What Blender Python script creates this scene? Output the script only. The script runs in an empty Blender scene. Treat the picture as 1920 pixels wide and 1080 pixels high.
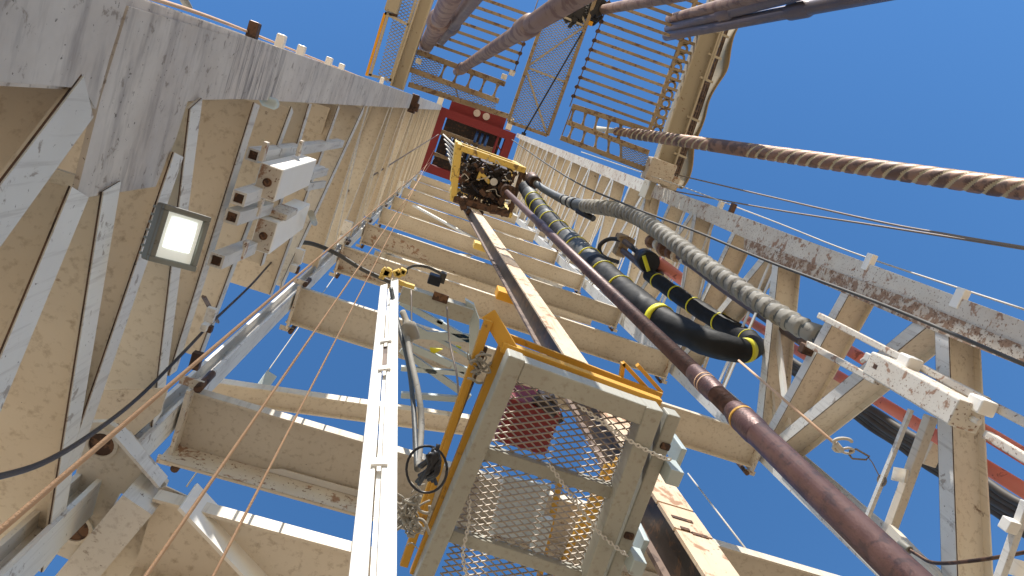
import bpy, bmesh, math, random
from mathutils import Vector, Matrix, noise
random.seed(7)
V = Vector
SC = bpy.context.scene
COL = SC.collection

# ------------------------------------------------------------------ camera
VXp = (9000., -3000.); VZp = (-120., 315.)
FP = math.sqrt(-(VXp[0]*VZp[0] + VXp[1]*VZp[1]))          # focal length in photo pixels
Xc = V((VXp[0], VXp[1], -FP)).normalized()
Zc = V((VZp[0], VZp[1], -FP)).normalized()
Yc = Zc.cross(Xc)
cd = bpy.data.cameras.new('camera'); cam = bpy.data.objects.new('camera', cd); COL.objects.link(cam)
cd.sensor_width = 36; cd.lens = 36*FP/1920; cd.clip_start = .05; cd.clip_end = 2000
cam.matrix_world = Matrix((Xc, Yc, Zc)).to_4x4()
SC.camera = cam

# ------------------------------------------------------------------ light
SUN = V((-.19, -.76, .64)).normalized()
w = bpy.data.worlds.new('World'); SC.world = w; w.use_nodes = True
nt = w.node_tree; bg = nt.nodes['Background']
sky = nt.nodes.new('ShaderNodeTexSky'); sky.sky_type = 'NISHITA'; sky.sun_disc = False
sky.sun_elevation = math.asin(SUN.z); sky.sun_rotation = math.atan2(SUN.x, SUN.y)
sky.altitude = 0; sky.air_density = 1.0; sky.dust_density = .1; sky.ozone_density = 2.5
hs = nt.nodes.new('ShaderNodeHueSaturation'); hs.inputs['Saturation'].default_value = 1.22
nt.links.new(sky.outputs[0], hs.inputs['Color']); nt.links.new(hs.outputs[0], bg.inputs[0]); bg.inputs[1].default_value = .15
sl = bpy.data.lights.new('sun', 'SUN'); sl.energy = 4.8; sl.angle = math.radians(.5); sl.color = (1, .95, .87)
so = bpy.data.objects.new('sun', sl); COL.objects.link(so)
so.rotation_euler = SUN.to_track_quat('Z', 'Y').to_euler()
SC.view_settings.view_transform = 'Standard'; SC.view_settings.look = 'None'
SC.view_settings.exposure = .56; SC.view_settings.gamma = 1
try:
    SC.cycles.max_bounces = 8; SC.cycles.diffuse_bounces = 5
except Exception: pass

# ------------------------------------------------------------------ photo ray helpers (a point of the place read off the photo)
def ray(u, v):
    p = V((u-960., 540.-v, -FP)); return V((p.dot(Xc), p.dot(Yc), p.dot(Zc)))
def P(u, v, z): d = ray(u, v); return d*(z/d.z)
def PX(u, v, x): d = ray(u, v); return d*(x/d.x)
def PY(u, v, y): d = ray(u, v); return d*(y/d.y)

# ------------------------------------------------------------------ materials
def mat(name, base, rough=.6, metal=0., spots=None, spot_scale=9., spot_amt=.62, spot2=None, s2_scale=40., s2_amt=.68,
        tint=None, tint_scale=1.2, bump=.15, bump_scale=60., streak=None, spec=.4, sdir=(9., 9., .5), stain=None):
    m = bpy.data.materials.new(name); m.use_nodes = True; t = m.node_tree; N = t.nodes; L = t.links
    b = N['Principled BSDF']; b.inputs['Roughness'].default_value = rough; b.inputs['Metallic'].default_value = metal
    b.inputs['Specular IOR Level'].default_value = spec
    geo = N.new('ShaderNodeTexCoord'); src = geo.outputs['Object']
    rgb = N.new('ShaderNodeRGB'); rgb.outputs[0].default_value = (*base, 1); cur = rgb.outputs[0]
    def noise_mask(scale, lo, hi, detail=6, stretch=None, dist=0.):
        s = src
        if stretch:
            mp = N.new('ShaderNodeMapping'); mp.inputs['Scale'].default_value = stretch; L.new(src, mp.inputs[0]); s = mp.outputs[0]
        n = N.new('ShaderNodeTexNoise'); n.inputs['Scale'].default_value = scale; n.inputs['Detail'].default_value = detail
        n.inputs['Roughness'].default_value = .65; n.inputs['Distortion'].default_value = dist
        L.new(s, n.inputs['Vector'])
        r = N.new('ShaderNodeMapRange'); r.inputs[1].default_value = lo; r.inputs[2].default_value = hi
        L.new(n.outputs[0], r.inputs[0]); return r.outputs[0]
    def mix(fac, col, amt=1.):
        nonlocal cur
        x = N.new('ShaderNodeMix'); x.data_type = 'RGBA'
        if amt != 1.:
            mm = N.new('ShaderNodeMath'); mm.operation = 'MULTIPLY'; mm.inputs[1].default_value = amt; L.new(fac, mm.inputs[0]); fac = mm.outputs[0]
        L.new(fac, x.inputs[0]); L.new(cur, x.inputs[6]); x.inputs[7].default_value = (*col, 1); cur = x.outputs[2]
    if tint: mix(noise_mask(tint_scale, .38, .68, 4), tint, .8)
    if streak: mix(noise_mask(3.2, .53, .72, 5, sdir), streak, .75)
    if spots: mix(noise_mask(spot_scale, spot_amt, spot_amt+.05, 8, None, .4), spots, .85)
    if spot2: mix(noise_mask(s2_scale, s2_amt, s2_amt+.04, 4), spot2, .9)
    oi = N.new('ShaderNodeObjectInfo'); vr = N.new('ShaderNodeMapRange'); vr.inputs[3].default_value = .84; vr.inputs[4].default_value = 1.06
    L.new(oi.outputs['Random'], vr.inputs[0]); hv = N.new('ShaderNodeHueSaturation'); L.new(vr.outputs[0], hv.inputs['Value']); L.new(cur, hv.inputs['Color']); cur = hv.outputs[0]
    if stain:   # oil runs across one stretch of the member (object z range)
        sx = N.new('ShaderNodeSeparateXYZ'); L.new(src, sx.inputs[0])
        r1 = N.new('ShaderNodeMapRange'); r1.interpolation_type = 'SMOOTHSTEP'; r1.inputs[1].default_value = stain[0]-.15; r1.inputs[2].default_value = stain[0]; L.new(sx.outputs[2], r1.inputs[0])
        r2 = N.new('ShaderNodeMapRange'); r2.interpolation_type = 'SMOOTHSTEP'; r2.inputs[1].default_value = stain[1]; r2.inputs[2].default_value = stain[1]+.2; r2.inputs[3].default_value = 1; r2.inputs[4].default_value = 0; L.new(sx.outputs[2], r2.inputs[0])
        m1 = N.new('ShaderNodeMath'); m1.operation = 'MULTIPLY'; L.new(r1.outputs[0], m1.inputs[0]); L.new(r2.outputs[0], m1.inputs[1])
        m2 = N.new('ShaderNodeMath'); m2.operation = 'MULTIPLY'; L.new(m1.outputs[0], m2.inputs[0]); L.new(noise_mask(6, .47, .62, 4, (5, .35, 5)), m2.inputs[1])
        mix(m2.outputs[0], (.07, .065, .07), .8)
    L.new(cur, b.inputs['Base Color'])
    if bump:
        n = N.new('ShaderNodeTexNoise'); n.inputs['Scale'].default_value = bump_scale; n.inputs['Detail'].default_value = 5
        L.new(src, n.inputs['Vector']); bp = N.new('ShaderNodeBump'); bp.inputs['Strength'].default_value = bump
        bp.inputs['Distance'].default_value = .004; L.new(n.outputs[0], bp.inputs['Height']); L.new(bp.outputs[0], b.inputs['Normal'])
    rr = N.new('ShaderNodeMapRange'); rr.inputs[3].default_value = max(0, rough-.12); rr.inputs[4].default_value = min(1, rough+.15)
    n = N.new('ShaderNodeTexNoise'); n.inputs['Scale'].default_value = 5; L.new(src, n.inputs['Vector']); L.new(n.outputs[0], rr.inputs[0])
    L.new(rr.outputs[0], b.inputs['Roughness'])
    return m
M = {}
M['cream'] = mat('cream_paint', (.73, .655, .54), .55, spots=(.16, .09, .05), spot_scale=7, spot_amt=.665, spot2=(.10, .07, .05), s2_scale=38, s2_amt=.715, tint=(.62, .54, .43), streak=(.40, .32, .23))
M['pale'] = mat('flaking_white_paint', (.72, .70, .66), .6, spots=(.32, .27, .23), spot_scale=13, spot_amt=.60, spot2=(.12, .09, .07), s2_scale=50, s2_amt=.66, tint=(.60, .57, .53), streak=(.40, .36, .33))
M['leftleg'] = mat('grimy_white_paint', (.68, .62, .56), .6, spots=(.30, .25, .21), spot_scale=14, spot_amt=.60, spot2=(.10, .08, .06), s2_scale=55, s2_amt=.655, tint=(.50, .44, .39), tint_scale=3.5, streak=(.24, .21, .20), sdir=(2.6, .5, 2.6), stain=(5.0, 5.75))
M['rusty'] = mat('rusted_white_paint', (.68, .63, .55), .65, spots=(.30, .15, .08), spot_scale=9, spot_amt=.56, spot2=(.18, .09, .05), s2_scale=45, s2_amt=.60, tint=(.52, .44, .36))
M['white'] = mat('white_paint', (.82, .80, .76), .45, spots=(.5, .38, .26), spot_scale=10, spot_amt=.70, tint=(.77, .73, .66))
M['duck'] = mat('grey_paint', (.41, .41, .36), .5, spots=(.2, .14, .09), spot_scale=25, spot_amt=.68, tint=(.34, .32, .265), streak=(.26, .23, .18))
M['board'] = mat('tan_racking_steel', (.38, .30, .20), .7, spots=(.14, .08, .05), spot_scale=12, spot_amt=.55, tint=(.22, .155, .095))
M['boardpale'] = mat('dusty_beam_paint', (.46, .41, .32), .7, spots=(.2, .12, .07), spot_scale=9, spot_amt=.62, tint=(.45, .40, .31))
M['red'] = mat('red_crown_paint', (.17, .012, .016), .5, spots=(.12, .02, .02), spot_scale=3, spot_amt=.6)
M['pipered'] = mat('red_pipe_paint', (.78, .22, .17), .5, spots=(.30, .08, .06), spot_scale=9, spot_amt=.58, tint=(.74, .28, .21))
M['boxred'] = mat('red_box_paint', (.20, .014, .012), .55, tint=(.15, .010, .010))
M['yellow'] = mat('yellow_paint', (.60, .32, .035), .5, spots=(.2, .1, .04), spot_scale=9, spot_amt=.63, tint=(.56, .29, .04))
M['tdyellow'] = mat('pale_yellow_paint', (.72, .50, .12), .5, spots=(.15, .08, .04), spot_scale=5, spot_amt=.58)
M['dark'] = mat('greasy_dark_steel', (.035, .026, .022), .4, metal=.3, spots=(.12, .06, .03), spot_scale=6, spot_amt=.55)
M['iron'] = mat('brown_iron', (.12, .065, .04), .5, metal=.4, spots=(.04, .025, .02), spot_scale=8, spot_amt=.5)
M['blue'] = mat('blue_sheave_paint', (.03, .10, .32), .5)
M['pipe'] = mat('brown_drill_pipe', (.085, .038, .030), .46, metal=.35, spots=(.05, .026, .024), spot_scale=11, spot_amt=.52, tint=(.125, .062, .05), tint_scale=6, spot2=(.24, .17, .14), s2_scale=16, s2_amt=.73, bump=.8, bump_scale=45, spec=.5)
M['rust'] = mat('rusted_pipe', (.23, .135, .09), .6, metal=.2, spots=(.14, .07, .05), spot_scale=5, spot_amt=.5, tint=(.29, .19, .13))
M['collar'] = mat('spiral_collar_steel', (.26, .14, .09), .5, metal=.35, spots=(.12, .07, .05), spot_scale=4, spot_amt=.5, tint=(.33, .19, .12))
M['collargroove'] = mat('dusty_collar_groove', (.50, .41, .26), .8, tint=(.40, .32, .2))
M['bluepipe'] = mat('grey_blue_pipe', (.13, .115, .13), .45, metal=.5, tint=(.2, .14, .12))
M['plank'] = mat('worn_wood_rail_face', (.72, .58, .43), .7, spots=(.34, .17, .09), spot_scale=6, spot_amt=.555, spot2=(.14, .08, .05), s2_scale=26, s2_amt=.66, tint=(.66, .47, .30), streak=(.46, .26, .15))
M['railbrown'] = mat('brown_rail_steel', (.20, .14, .11), .6, spots=(.09, .06, .05), spot_scale=7, spot_amt=.5)
M['black'] = mat('black_wrap_fabric', (.010, .0095, .009), .6, tint=(.018, .018, .02), bump=1., bump_scale=14, spec=.22)
M['tape'] = mat('yellow_tape', (.72, .66, .03), .5)
M['wrap'] = mat('grey_hose_wrap', (.30, .28, .24), .75, spots=(.12, .11, .10), spot_scale=9, spot_amt=.56, tint=(.18, .165, .145), bump=.6, bump_scale=30)
M['greywrap_and_groove_shade'] = mat('grey_tape_and_groove_shade', (.10, .105, .10), .5, tint=(.045, .045, .045), bump=.9, bump_scale=25)  # grey tape, and the shade painted into the rotary hose grooves
M['rope'] = mat('tan_rope', (.62, .40, .25), .8, tint=(.48, .30, .19), bump=.5, bump_scale=200)
M['wire'] = mat('steel_wire_rope', (.22, .18, .15), .6, metal=.3)
M['palewire'] = mat('pale_wire', (.5, .46, .4), .6)
M['cable'] = mat('black_cable', (.02, .02, .025), .4)
M['bundle'] = mat('grey_cable_bundle', (.055, .05, .045), .6, tint=(.1, .09, .075))
M['canvas'] = mat('tan_canvas', (.36, .275, .165), .9, tint=(.32, .25, .16), streak=(.25, .18, .11), bump=.4, bump_scale=12)
M['meshsteel'] = mat('mesh_steel', (.44, .39, .32), .6, metal=.2, tint=(.22, .16, .12))
M['netting'] = mat('grey_netting', (.33, .35, .40), .7)
M['lampbody'] = mat('grey_lamp_casting', (.22, .23, .21), .5, tint=(.15, .13, .1), spots=(.08, .05, .03), spot_scale=20, spot_amt=.62)
M['zinc'] = mat('galvanised_panel', (.50, .57, .58), .45, tint=(.42, .48, .47), spots=(.3, .25, .2), spot_scale=10, spot_amt=.66)
M['bright'] = mat('pale_blue_panel', (.80, .86, .88), .5, tint=(.72, .78, .8))
M['rag'] = mat('dirty_rag', (.34, .31, .26), .9, bump=.8, bump_scale=20)
M['orange'] = mat('orange_strap', (.75, .36, .02), .6)
M['hole'] = mat('rusty_bore_and_hollow_shade', (.07, .035, .02), .7, spots=(.2, .1, .05), spot_scale=20, spot_amt=.5)  # rust of the bores, also the shade painted into hollow tube ends
M['floor'] = mat('dusty_floor_steel', (.44, .33, .215), .8, tint=(.36, .265, .17), bump=0)
M['ground'] = mat('sandy_ground', (.50, .36, .20), .9, tint=(.42, .30, .17), bump=0)
def emis(name, col, s):
    m = bpy.data.materials.new(name); m.use_nodes = True; b = m.node_tree.nodes['Principled BSDF']
    b.inputs['Base Color'].default_value = (.8, .8, .8, 1); b.inputs['Emission Color'].default_value = (*col, 1); b.inputs['Emission Strength'].default_value = s
    b.inputs['Roughness'].default_value = .2
    return m
M['lit'] = emis('lit_lens', (.86, 1, .92), 2.2)
t_ = M['lit'].node_tree; g_ = t_.nodes.new('ShaderNodeTexGradient'); g_.gradient_type = 'QUADRATIC_SPHERE'
c_ = t_.nodes.new('ShaderNodeTexCoord'); mp_ = t_.nodes.new('ShaderNodeMapping'); mp_.inputs['Scale'].default_value = (10, 10, 10)
m_ = t_.nodes.new('ShaderNodeMapRange'); m_.inputs[2].default_value = .7; m_.inputs[3].default_value = .22; m_.inputs[4].default_value = 3.2
t_.links.new(c_.outputs['Object'], mp_.inputs[0]); t_.links.new(mp_.outputs[0], g_.inputs[0]); t_.links.new(g_.outputs[1], m_.inputs[0]); t_.links.new(m_.outputs[0], t_.nodes['Principled BSDF'].inputs['Emission Strength'])
M['lens'] = emis('frosted_lens', (.75, .8, .7), .25)

# ------------------------------------------------------------------ mesh builder
def basis(ax, up):
    a = ax.normalized(); n = a.cross(up)
    if n.length < 1e-6: n = a.cross(V((.3, .9, .2)))
    n.normalize(); return a, n.cross(a).normalized(), n      # axis, up-ish, normal
class MB:
    def __init__(s): s.v = []; s.f = []; s.sm = []; s.mi = []; s.cm = 0
    def add(s, vs, fs, smooth=False):
        o = len(s.v); s.v += [V(x) for x in vs]; s.f += [tuple(i+o for i in f) for f in fs]; s.sm += [smooth]*len(fs); s.mi += [s.cm]*len(fs); return s
    def box8(s, p):  # p: 8 points, 0-3 one end loop, 4-7 other
        return s.add(p, [(3, 2, 1, 0), (4, 5, 6, 7), (0, 1, 5, 4), (1, 2, 6, 5), (2, 3, 7, 6), (3, 0, 4, 7)])
    def bar(s, p0, p1, w, h, up=V((0, 0, 1)), off=(0, 0)):   # w along normal, h along up
        p0 = V(p0); p1 = V(p1); a, u, n = basis(p1-p0, up); o = n*off[0]+u*off[1]
        c = [n*(-w/2)+u*(-h/2), n*(w/2)+u*(-h/2), n*(w/2)+u*(h/2), n*(-w/2)+u*(h/2)]
        return s.box8([p0+x+o for x in c]+[p1+x+o for x in c])
    def box(s, c, d, rot=None):
        c = V(c); hx, hy, hz = d[0]/2, d[1]/2, d[2]/2
        pts = [V((sx*hx, sy*hy, z*hz)) for z in (-1, 1) for sx, sy in ((-1, -1), (1, -1), (1, 1), (-1, 1))]
        if rot: pts = [rot @ p for p in pts]
        return s.box8([c+p for p in pts])
    def poly(s, pts, t):     # polygon extruded by vector t
        pts = [V(p) for p in pts]; k = len(pts)
        return s.add(pts+[p+t for p in pts], [tuple(range(k))[::-1], tuple(range(k, 2*k))]+[(i, (i+1) % k, (i+1) % k+k, i+k) for i in range(k)])
    def tube(s, pts, r, seg=12, cap=True, fn=None):
        pts = [V(p) for p in pts]; k = len(pts); rs = r if isinstance(r, (list, tuple)) else [r]*k
        t0 = (pts[1]-pts[0]).normalized(); n = t0.orthogonal().normalized(); vs = []
        for i, p in enumerate(pts):
            t = (pts[min(i+1, k-1)]-pts[max(i-1, 0)]).normalized()
            n = (n-t*n.dot(t)).normalized(); b = t.cross(n)
            for j in range(seg):
                a = 2*math.pi*j/seg; rr = rs[i]*(fn(i, a) if fn else 1)
                vs.append(p+(n*math.cos(a)+b*math.sin(a))*rr)
        fs = [(i*seg+j, i*seg+(j+1) % seg, (i+1)*seg+(j+1) % seg, (i+1)*seg+j) for i in range(k-1) for j in range(seg)]
        s.add(vs, fs, True)
        if cap: o = len(s.v)-len(vs); s.f += [tuple(o+j for j in range(seg))[::-1], tuple(o+(k-1)*seg+j for j in range(seg))]; s.sm += [False]*2; s.mi += [s.cm]*2
        return s
    def hbeam(s, p0, p1, web, h, b, tf=.014, tw=.01, chan=0):
        """H section: the web lies in the plane of the axis and `web`, flanges at its two edges"""
        p0 = V(p0); p1 = V(p1); a = (p1-p0).normalized(); u = (web-a*web.dot(a)).normalized(); n = a.cross(u)
        def bx(cu, cn, du, dn):
            c = [u*(cu-du/2)+n*(cn-dn/2), u*(cu+du/2)+n*(cn-dn/2), u*(cu+du/2)+n*(cn+dn/2), u*(cu-du/2)+n*(cn+dn/2)]
            s.box8([p0+x for x in c]+[p1+x for x in c])
        bx(h/2-tf/2, 0, tf, b); bx(-h/2+tf/2, 0, tf, b); bx(0, chan*(b/2-tw/2), h-2*tf, tw); return s
    def build(s, name, m, parent=None, bevel=0, smooth_angle=None):
        me = bpy.data.meshes.new(name)
        off = V((0, 0, 0))
        if parent is not None:
            q = parent
            while q is not None: off = off+q.location; q = q.parent
            vs = [v-off for v in s.v]
        else:
            lo = V([min(v[i] for v in s.v) for i in range(3)]); hi = V([max(v[i] for v in s.v) for i in range(3)]); off = (lo+hi)/2
            vs = [v-off for v in s.v]
        me.from_pydata(vs, [], s.f); me.update()
        for p, k, mi in zip(me.polygons, s.sm, s.mi): p.use_smooth = k; p.material_index = mi
        for mm in (m if isinstance(m, (list, tuple)) else [m]): me.materials.append(M[mm])
        o = bpy.data.objects.new(name, me); COL.objects.link(o)
        bmm = bmesh.new(); bmm.from_mesh(me); bmesh.ops.recalc_face_normals(bmm, faces=bmm.faces); bmm.to_mesh(me); bmm.free()
        if parent is not None: o.parent = parent
        else: o.location = off
        if bevel:
            bv = o.modifiers.new('edge', 'BEVEL'); bv.width = bevel; bv.segments = 2; bv.limit_method = 'ANGLE'; bv.angle_limit = .7
        return o
def tag(o, label, cat, group=None, kind=None):
    if kind: o['kind'] = kind
    else:
        o['category'] = cat
        if label: o['label'] = label
    if group: o['group'] = group
    return o
def thing(name, loc, label, cat, group=None):
    o = bpy.data.objects.new(name, None); COL.objects.link(o); o.location = V(loc); o.empty_display_size = .2
    return tag(o, label, cat, group)
def smooth_path(pts, n=8):
    pts = [V(p) for p in pts]; out = []
    for i in range(len(pts)-1):
        a = pts[max(i-1, 0)]; b = pts[i]; c = pts[i+1]; d = pts[min(i+2, len(pts)-1)]
        for k in range(n):
            t = k/n; out.append(.5*((2*b)+(c-a)*t+(2*a-5*b+4*c-d)*t*t+(3*b-a-3*c+d)*t**3))
    out.append(pts[-1]); return out
def lerp(a, b, t): return a+(b-a)*t
def expanded(mb, O, ex, ey, a, b, r, t=None):
    """diamond mesh over the parallelogram O, ex, ey (vectors); a, b the diamond's half sizes along ex, ey"""
    W = ex.length; H = ey.length; X = ex.normalized(); Y = ey.normalized(); nrm = X.cross(Y).normalized()
    for sg in (1, -1):
        # lines x/a - sg*y/b = 2k
        lo = int(math.floor(min(0, -H/b, W/a-H/b, 0)/2))-1; hi = int(math.ceil((W/a+H/b)/2))+1
        for k in range(lo, hi+1):
            c = 2.*k
            # x = a*(c + sg*y/b), clip y to [0,H] and x to [0,W]
            ys = [0., H]
            y1 = (0/a-c)*b*sg; y2 = (W/a-c)*b*sg
            l = max(0., min(y1, y2)); h = min(H, max(y1, y2))
            if h-l < 1e-4: continue
            p = O+X*(a*(c+sg*l/b))+Y*l; q = O+X*(a*(c+sg*h/b))+Y*h
            mb.bar(p+nrm*(r*.5*sg), q+nrm*(r*.5*sg), r, t or r, nrm)

# ------------------------------------------------------------------ ground
g = MB(); g.add([(-400, -400, -9.), (400, -400, -9.), (400, 400, -9.), (-400, 400, -9.)], [(0, 1, 2, 3)])
tag(g.build('ground', 'ground'), None, None, kind='structure')
g = MB(); g.box((1.5, 1.5, -1.9), (13, 12, .25)); tag(g.build('rig_floor', 'floor'), None, None, kind='structure')

# ------------------------------------------------------------------ the mast
XL = lambda z: -.90+.0085*z
XR = lambda z: 4.02-.002*z
YF = lambda z: .16-.015*z
YB = lambda z: 1.76+.035*z
TOP = 44.; S = 3.0
mast = thing('drilling_mast', (1.5, 1., -1.75), 'tall cream steel drilling mast of four braced legs rising to a red crown', 'mast')
EX = V((1, 0, 0)); EY = V((0, 1, 0)); EZ = V((0, 0, 1))
def LF(z, dy=0): return V((XL(z), YF(z)+dy, z))
def LR(z, dy=0): return V((XL(z), YB(z)+dy, z))
def RF(z, dy=0): return V((XR(z), YF(z)+dy, z))
def RR(z, dy=0): return V((XR(z), YB(z)+dy, z))
# legs: H columns, the inboard flange flat to the inside of the mast
def leg(f, sx, w, m, z0=-1.7, z1=TOP, dy=0, name='leg', d=.44, dx=0):
    k = MB(); k.hbeam(f(z0)+V((sx*d/2+dx, dy, 0)), f(z1)+V((sx*d/2+dx, dy, 0)), EX, d, w, .02, .014); return k.build(name, m, mast)
leg(LF, -1, .26, 'leftleg', dy=-.02)
leg(LR, -1, .16, 'pale', dy=.0, d=.10, dx=.035)
leg(RF, 1, .24, 'rusty', dy=-.02)
leg(RR, 1, .20, 'pale', dy=.02)

# back wall: horizontal beams with their webs facing down, a shallow front flange and a deeper rear one
zk = [S*k+.9 for k in range(0, 15)]            # .9, 3.9, 6.9 ...
zb_ = [.9, 3.9, 6.9, 9.9, 12.9, 16.4, 20.2, 25., 31., 38.]
for i, z in enumerate(zb_):
    k = MB()
    if i == 0: z = 2.80
    x0 = XL(z)+(.03 if i else .27); x1 = XR(z)-.03 if i else P(728, 1020, 2.8).x; y = YB(z)+.03; h = .34; fh = (.075, .075, .06, .07)[min(i, 3)]; rh_ = (.10, .20, .09, .12)[min(i, 3)]
    def bx_(ya, yb2, za, zb2): k.box(((x0+x1)/2, (ya+yb2)/2, (za+zb2)/2), (x1-x0, yb2-ya, zb2-za))
    bx_(y-h/2, y-h/2+.014, z-fh*.5, z+fh*.5); bx_(y-h/2+.014, y+h/2-.014, z-.005, z+.005); bx_(y+h/2-.014, y+h/2, z-rh_, z+.06)
    o = k.build('cross_beam', 'cream', mast)
    if i == 1:
        k = MB(); bx_(y+h/2-.018, y+h/2-.016, z-rh_+.002, z-.01); k.build('inner_flange', 'rusty', o)
        k = MB(); k.poly([V((-.35, y+h/2-.02, z-.03)), V((x1, y+h/2-.02, z-.03)), V((x1, y+h/2-.07, z-.04)), V((-.25, y+h/2-.06, z-.04))], V((0, 0, .008))); k.build('white_lip', 'white', o)  # narrow white lip below the web, along the rear flange
    if i in (3, 4):
        k = MB(); k.poly([V((x0, y-h/2+.02, z-.012)), V((x0+.9, y-h/2+.1, z-.012)), V((x0+1.3, y+h/2-.05, z-.012)), V((x0, y+h/2-.02, z-.012))], V((0, 0, .006))); k.build('doubler_plate', 'rusty', o)
    if i < 7:
        for sx, xx in ((1, XL(z)), (-1, XR(z)))[0 if i else 2:]:
            e = MB(); e.box((xx+sx*.06, YB(z)+.03, z-.02), (.02, .42, .22)); e.build('end_plate', 'rusty', o)
            for yy in ((-.2, .26) if i else ()):
                q = MB(); q.tube([V((xx+sx*.10, YB(z)+yy, z-.12)), V((xx+sx*.10, YB(z)+yy, z+.12))], .022, 10); q.build('pin', 'iron', o)
                q = MB(); q.box((xx+sx*.05, YB(z)+yy, z-.06), (.12, .045, .016)); q.build('clevis', 'rusty', o)
# back wall diagonal braces
for i in range(0, 9):
    z = zb_[i]; z2 = zb_[i+1]
    if i == 0: z = 2.95
    mid = (XL(z)+XR(z))/2
    if i in (0, 1): continue
    if i >= 4:
        for sx in ((-1,) if i % 2 == 0 else (1,)):
            k = MB(); k.hbeam(V((mid+sx*1.95, YB(z)+.32, z)), V((mid+sx*.2, YB(z2)+.32, z2)), EY, .18, .12, .01, .008)
            k.build('back_brace', 'cream', mast)
# diagonal flat from left rear node down to the right, between beams 0 and 1 (as the photo shows at lower left)
# left wall ----------------------------------------------------------------
def lw(a, b, wpx, h=.42, name='side_brace', m='cream', x=None):
    """H member of the left wall between two photo points lying in the wall plane; web runs outboard"""
    xa = x if x is not None else -.88
    p = PX(a[0], a[1], xa); q = PX(b[0], b[1], xa)
    p = PX(a[0], a[1], XL(p.z)+.015); q = PX(b[0], b[1], XL(q.z)+.015)
    q = q+(q-p)*.10
    k = MB(); k.hbeam(p+EX*(-h/2), q+EX*(-h/2), EX, h, wpx, .014, .01)
    # flange inside carries the pale paint
    o = k.build(name, m, mast)
    a3, u3, n3 = basis(q-p, EX)
    return o, p, q
def skin(p, q, w):   # pale flaked face on the inboard flange: part of the member's own paint
    pass
LWALL = [((165, 182), (-70, 500), .150), ((150, 360), (-70, 890), .125), ((210, 350), (104, 1000), .11), ((335, 290), (150, 830), .11),
         ((368, 195), (300, 745), .105), ((482, 195), (338, 655), .11), ((548, 205), (392, 625), .085), ((582, 195), (500, 470), .085),
         ((636, 200), (520, 520), .10), ((682, 205), (545, 500), .11)]
for a, b, wd in LWALL:
    o, p, q = lw(a, b, wd)
# regular struts and diagonals higher up
z = 8.3; par = 0
while z < 42:
    k = MB(); k.hbeam(LF(z)+V((-.17, .10, 0)), LR(z)+V((-.17, -.08, 0)), EX, .34, .13, .012, .01); k.build('side_strut', 'cream', mast)
    k = MB(); k.hbeam(LF(z+.1)+V((-.15, .10, 0)), LR(z+1.4)+V((-.15, -.08, 0)), EX, .24, .10, .012, .01); k.build('side_brace', 'cream', mast)
    k = MB(); k.hbeam(LF(z+2.9)+V((-.15, .10, 0)), LR(z+1.55)+V((-.15, -.08, 0)), EX, .24, .10, .012, .01); k.build('side_brace', 'cream', mast)
    z += S
# pale flange faces of the nearest members and the big gusset plates on the left front leg
def lplate(pts, name, m, x=-.885, t=.016, holes=None):
    ps = [PX(u, v, x) for u, v in pts]; k = MB(); k.poly(ps, V((-t, 0, 0))); return k.build(name, m, mast)
lplate([(242, 12), (405, 60), (520, 88), (505, 185), (380, 187), (352, 190), (330, 260), (292, 350), (142, 373), (190, 180)], 'gusset_plate', 'leftleg', -.872)
lplate([(-90, -90), (250, -40), (236, 12), (205, 110), (180, 205), (158, 166), (-90, 146)], 'gusset_plate', 'leftleg', -.868)
for a, b, wd in LWALL:    # facing strips
    p = PX(a[0], a[1], -.88); q = PX(b[0], b[1], -.88); p = PX(a[0], a[1], XL(p.z)+.018); q = PX(b[0], b[1], XL(q.z)+.018)
    q = q+(q-p)*.10; k = MB(); k.bar(p, q, wd*.98, .004, EX); fo = k.build('flange', 'pale', mast)
    k = MB(); k.bar(p-EX*.004, q-EX*.004, wd*.98+.009, .003, EX); k.build('rusty_edge', 'iron', fo)

# right wall ---------------------------------------------------------------
def rmem(p, q, h=.28, b=.13, name='side_brace'):
    k = MB(); k.hbeam(p+EX*(h/2), q+EX*(h/2), EX, h, b, .013, .01); o = k.build(name, 'cream', mast)
    f = MB(); f.bar(p-EX*.003, q-EX*.003, b*.98, .004, EX); f.build('flange', 'pale', o)
    f = MB(); f.bar(p-EX*.0005, q-EX*.0005, b+.010, .002, EX); f.build('rusty_edge', 'iron', o)
for i in range(1, 14):
    z = zk[i]
    if i >= 2: rmem(RF(z-.25, .1), RR(z, -.1), name='side_strut')
    rmem(RF(z-1.45, .08), RR(z-.18, -.1))
    rmem(RF(z+1.40, .08), RR(z+.18, -.1))
    if i >= 2:
        f = MB()
        for t in (.35, .7): f.bar(RF(z+1.2+t*.5, .1)+EX*.05, RR(z+1.2+t*.5, -.1)+EX*.05, .05, .012, EX)
        f.build('stiffener', 'white', mast)

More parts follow.
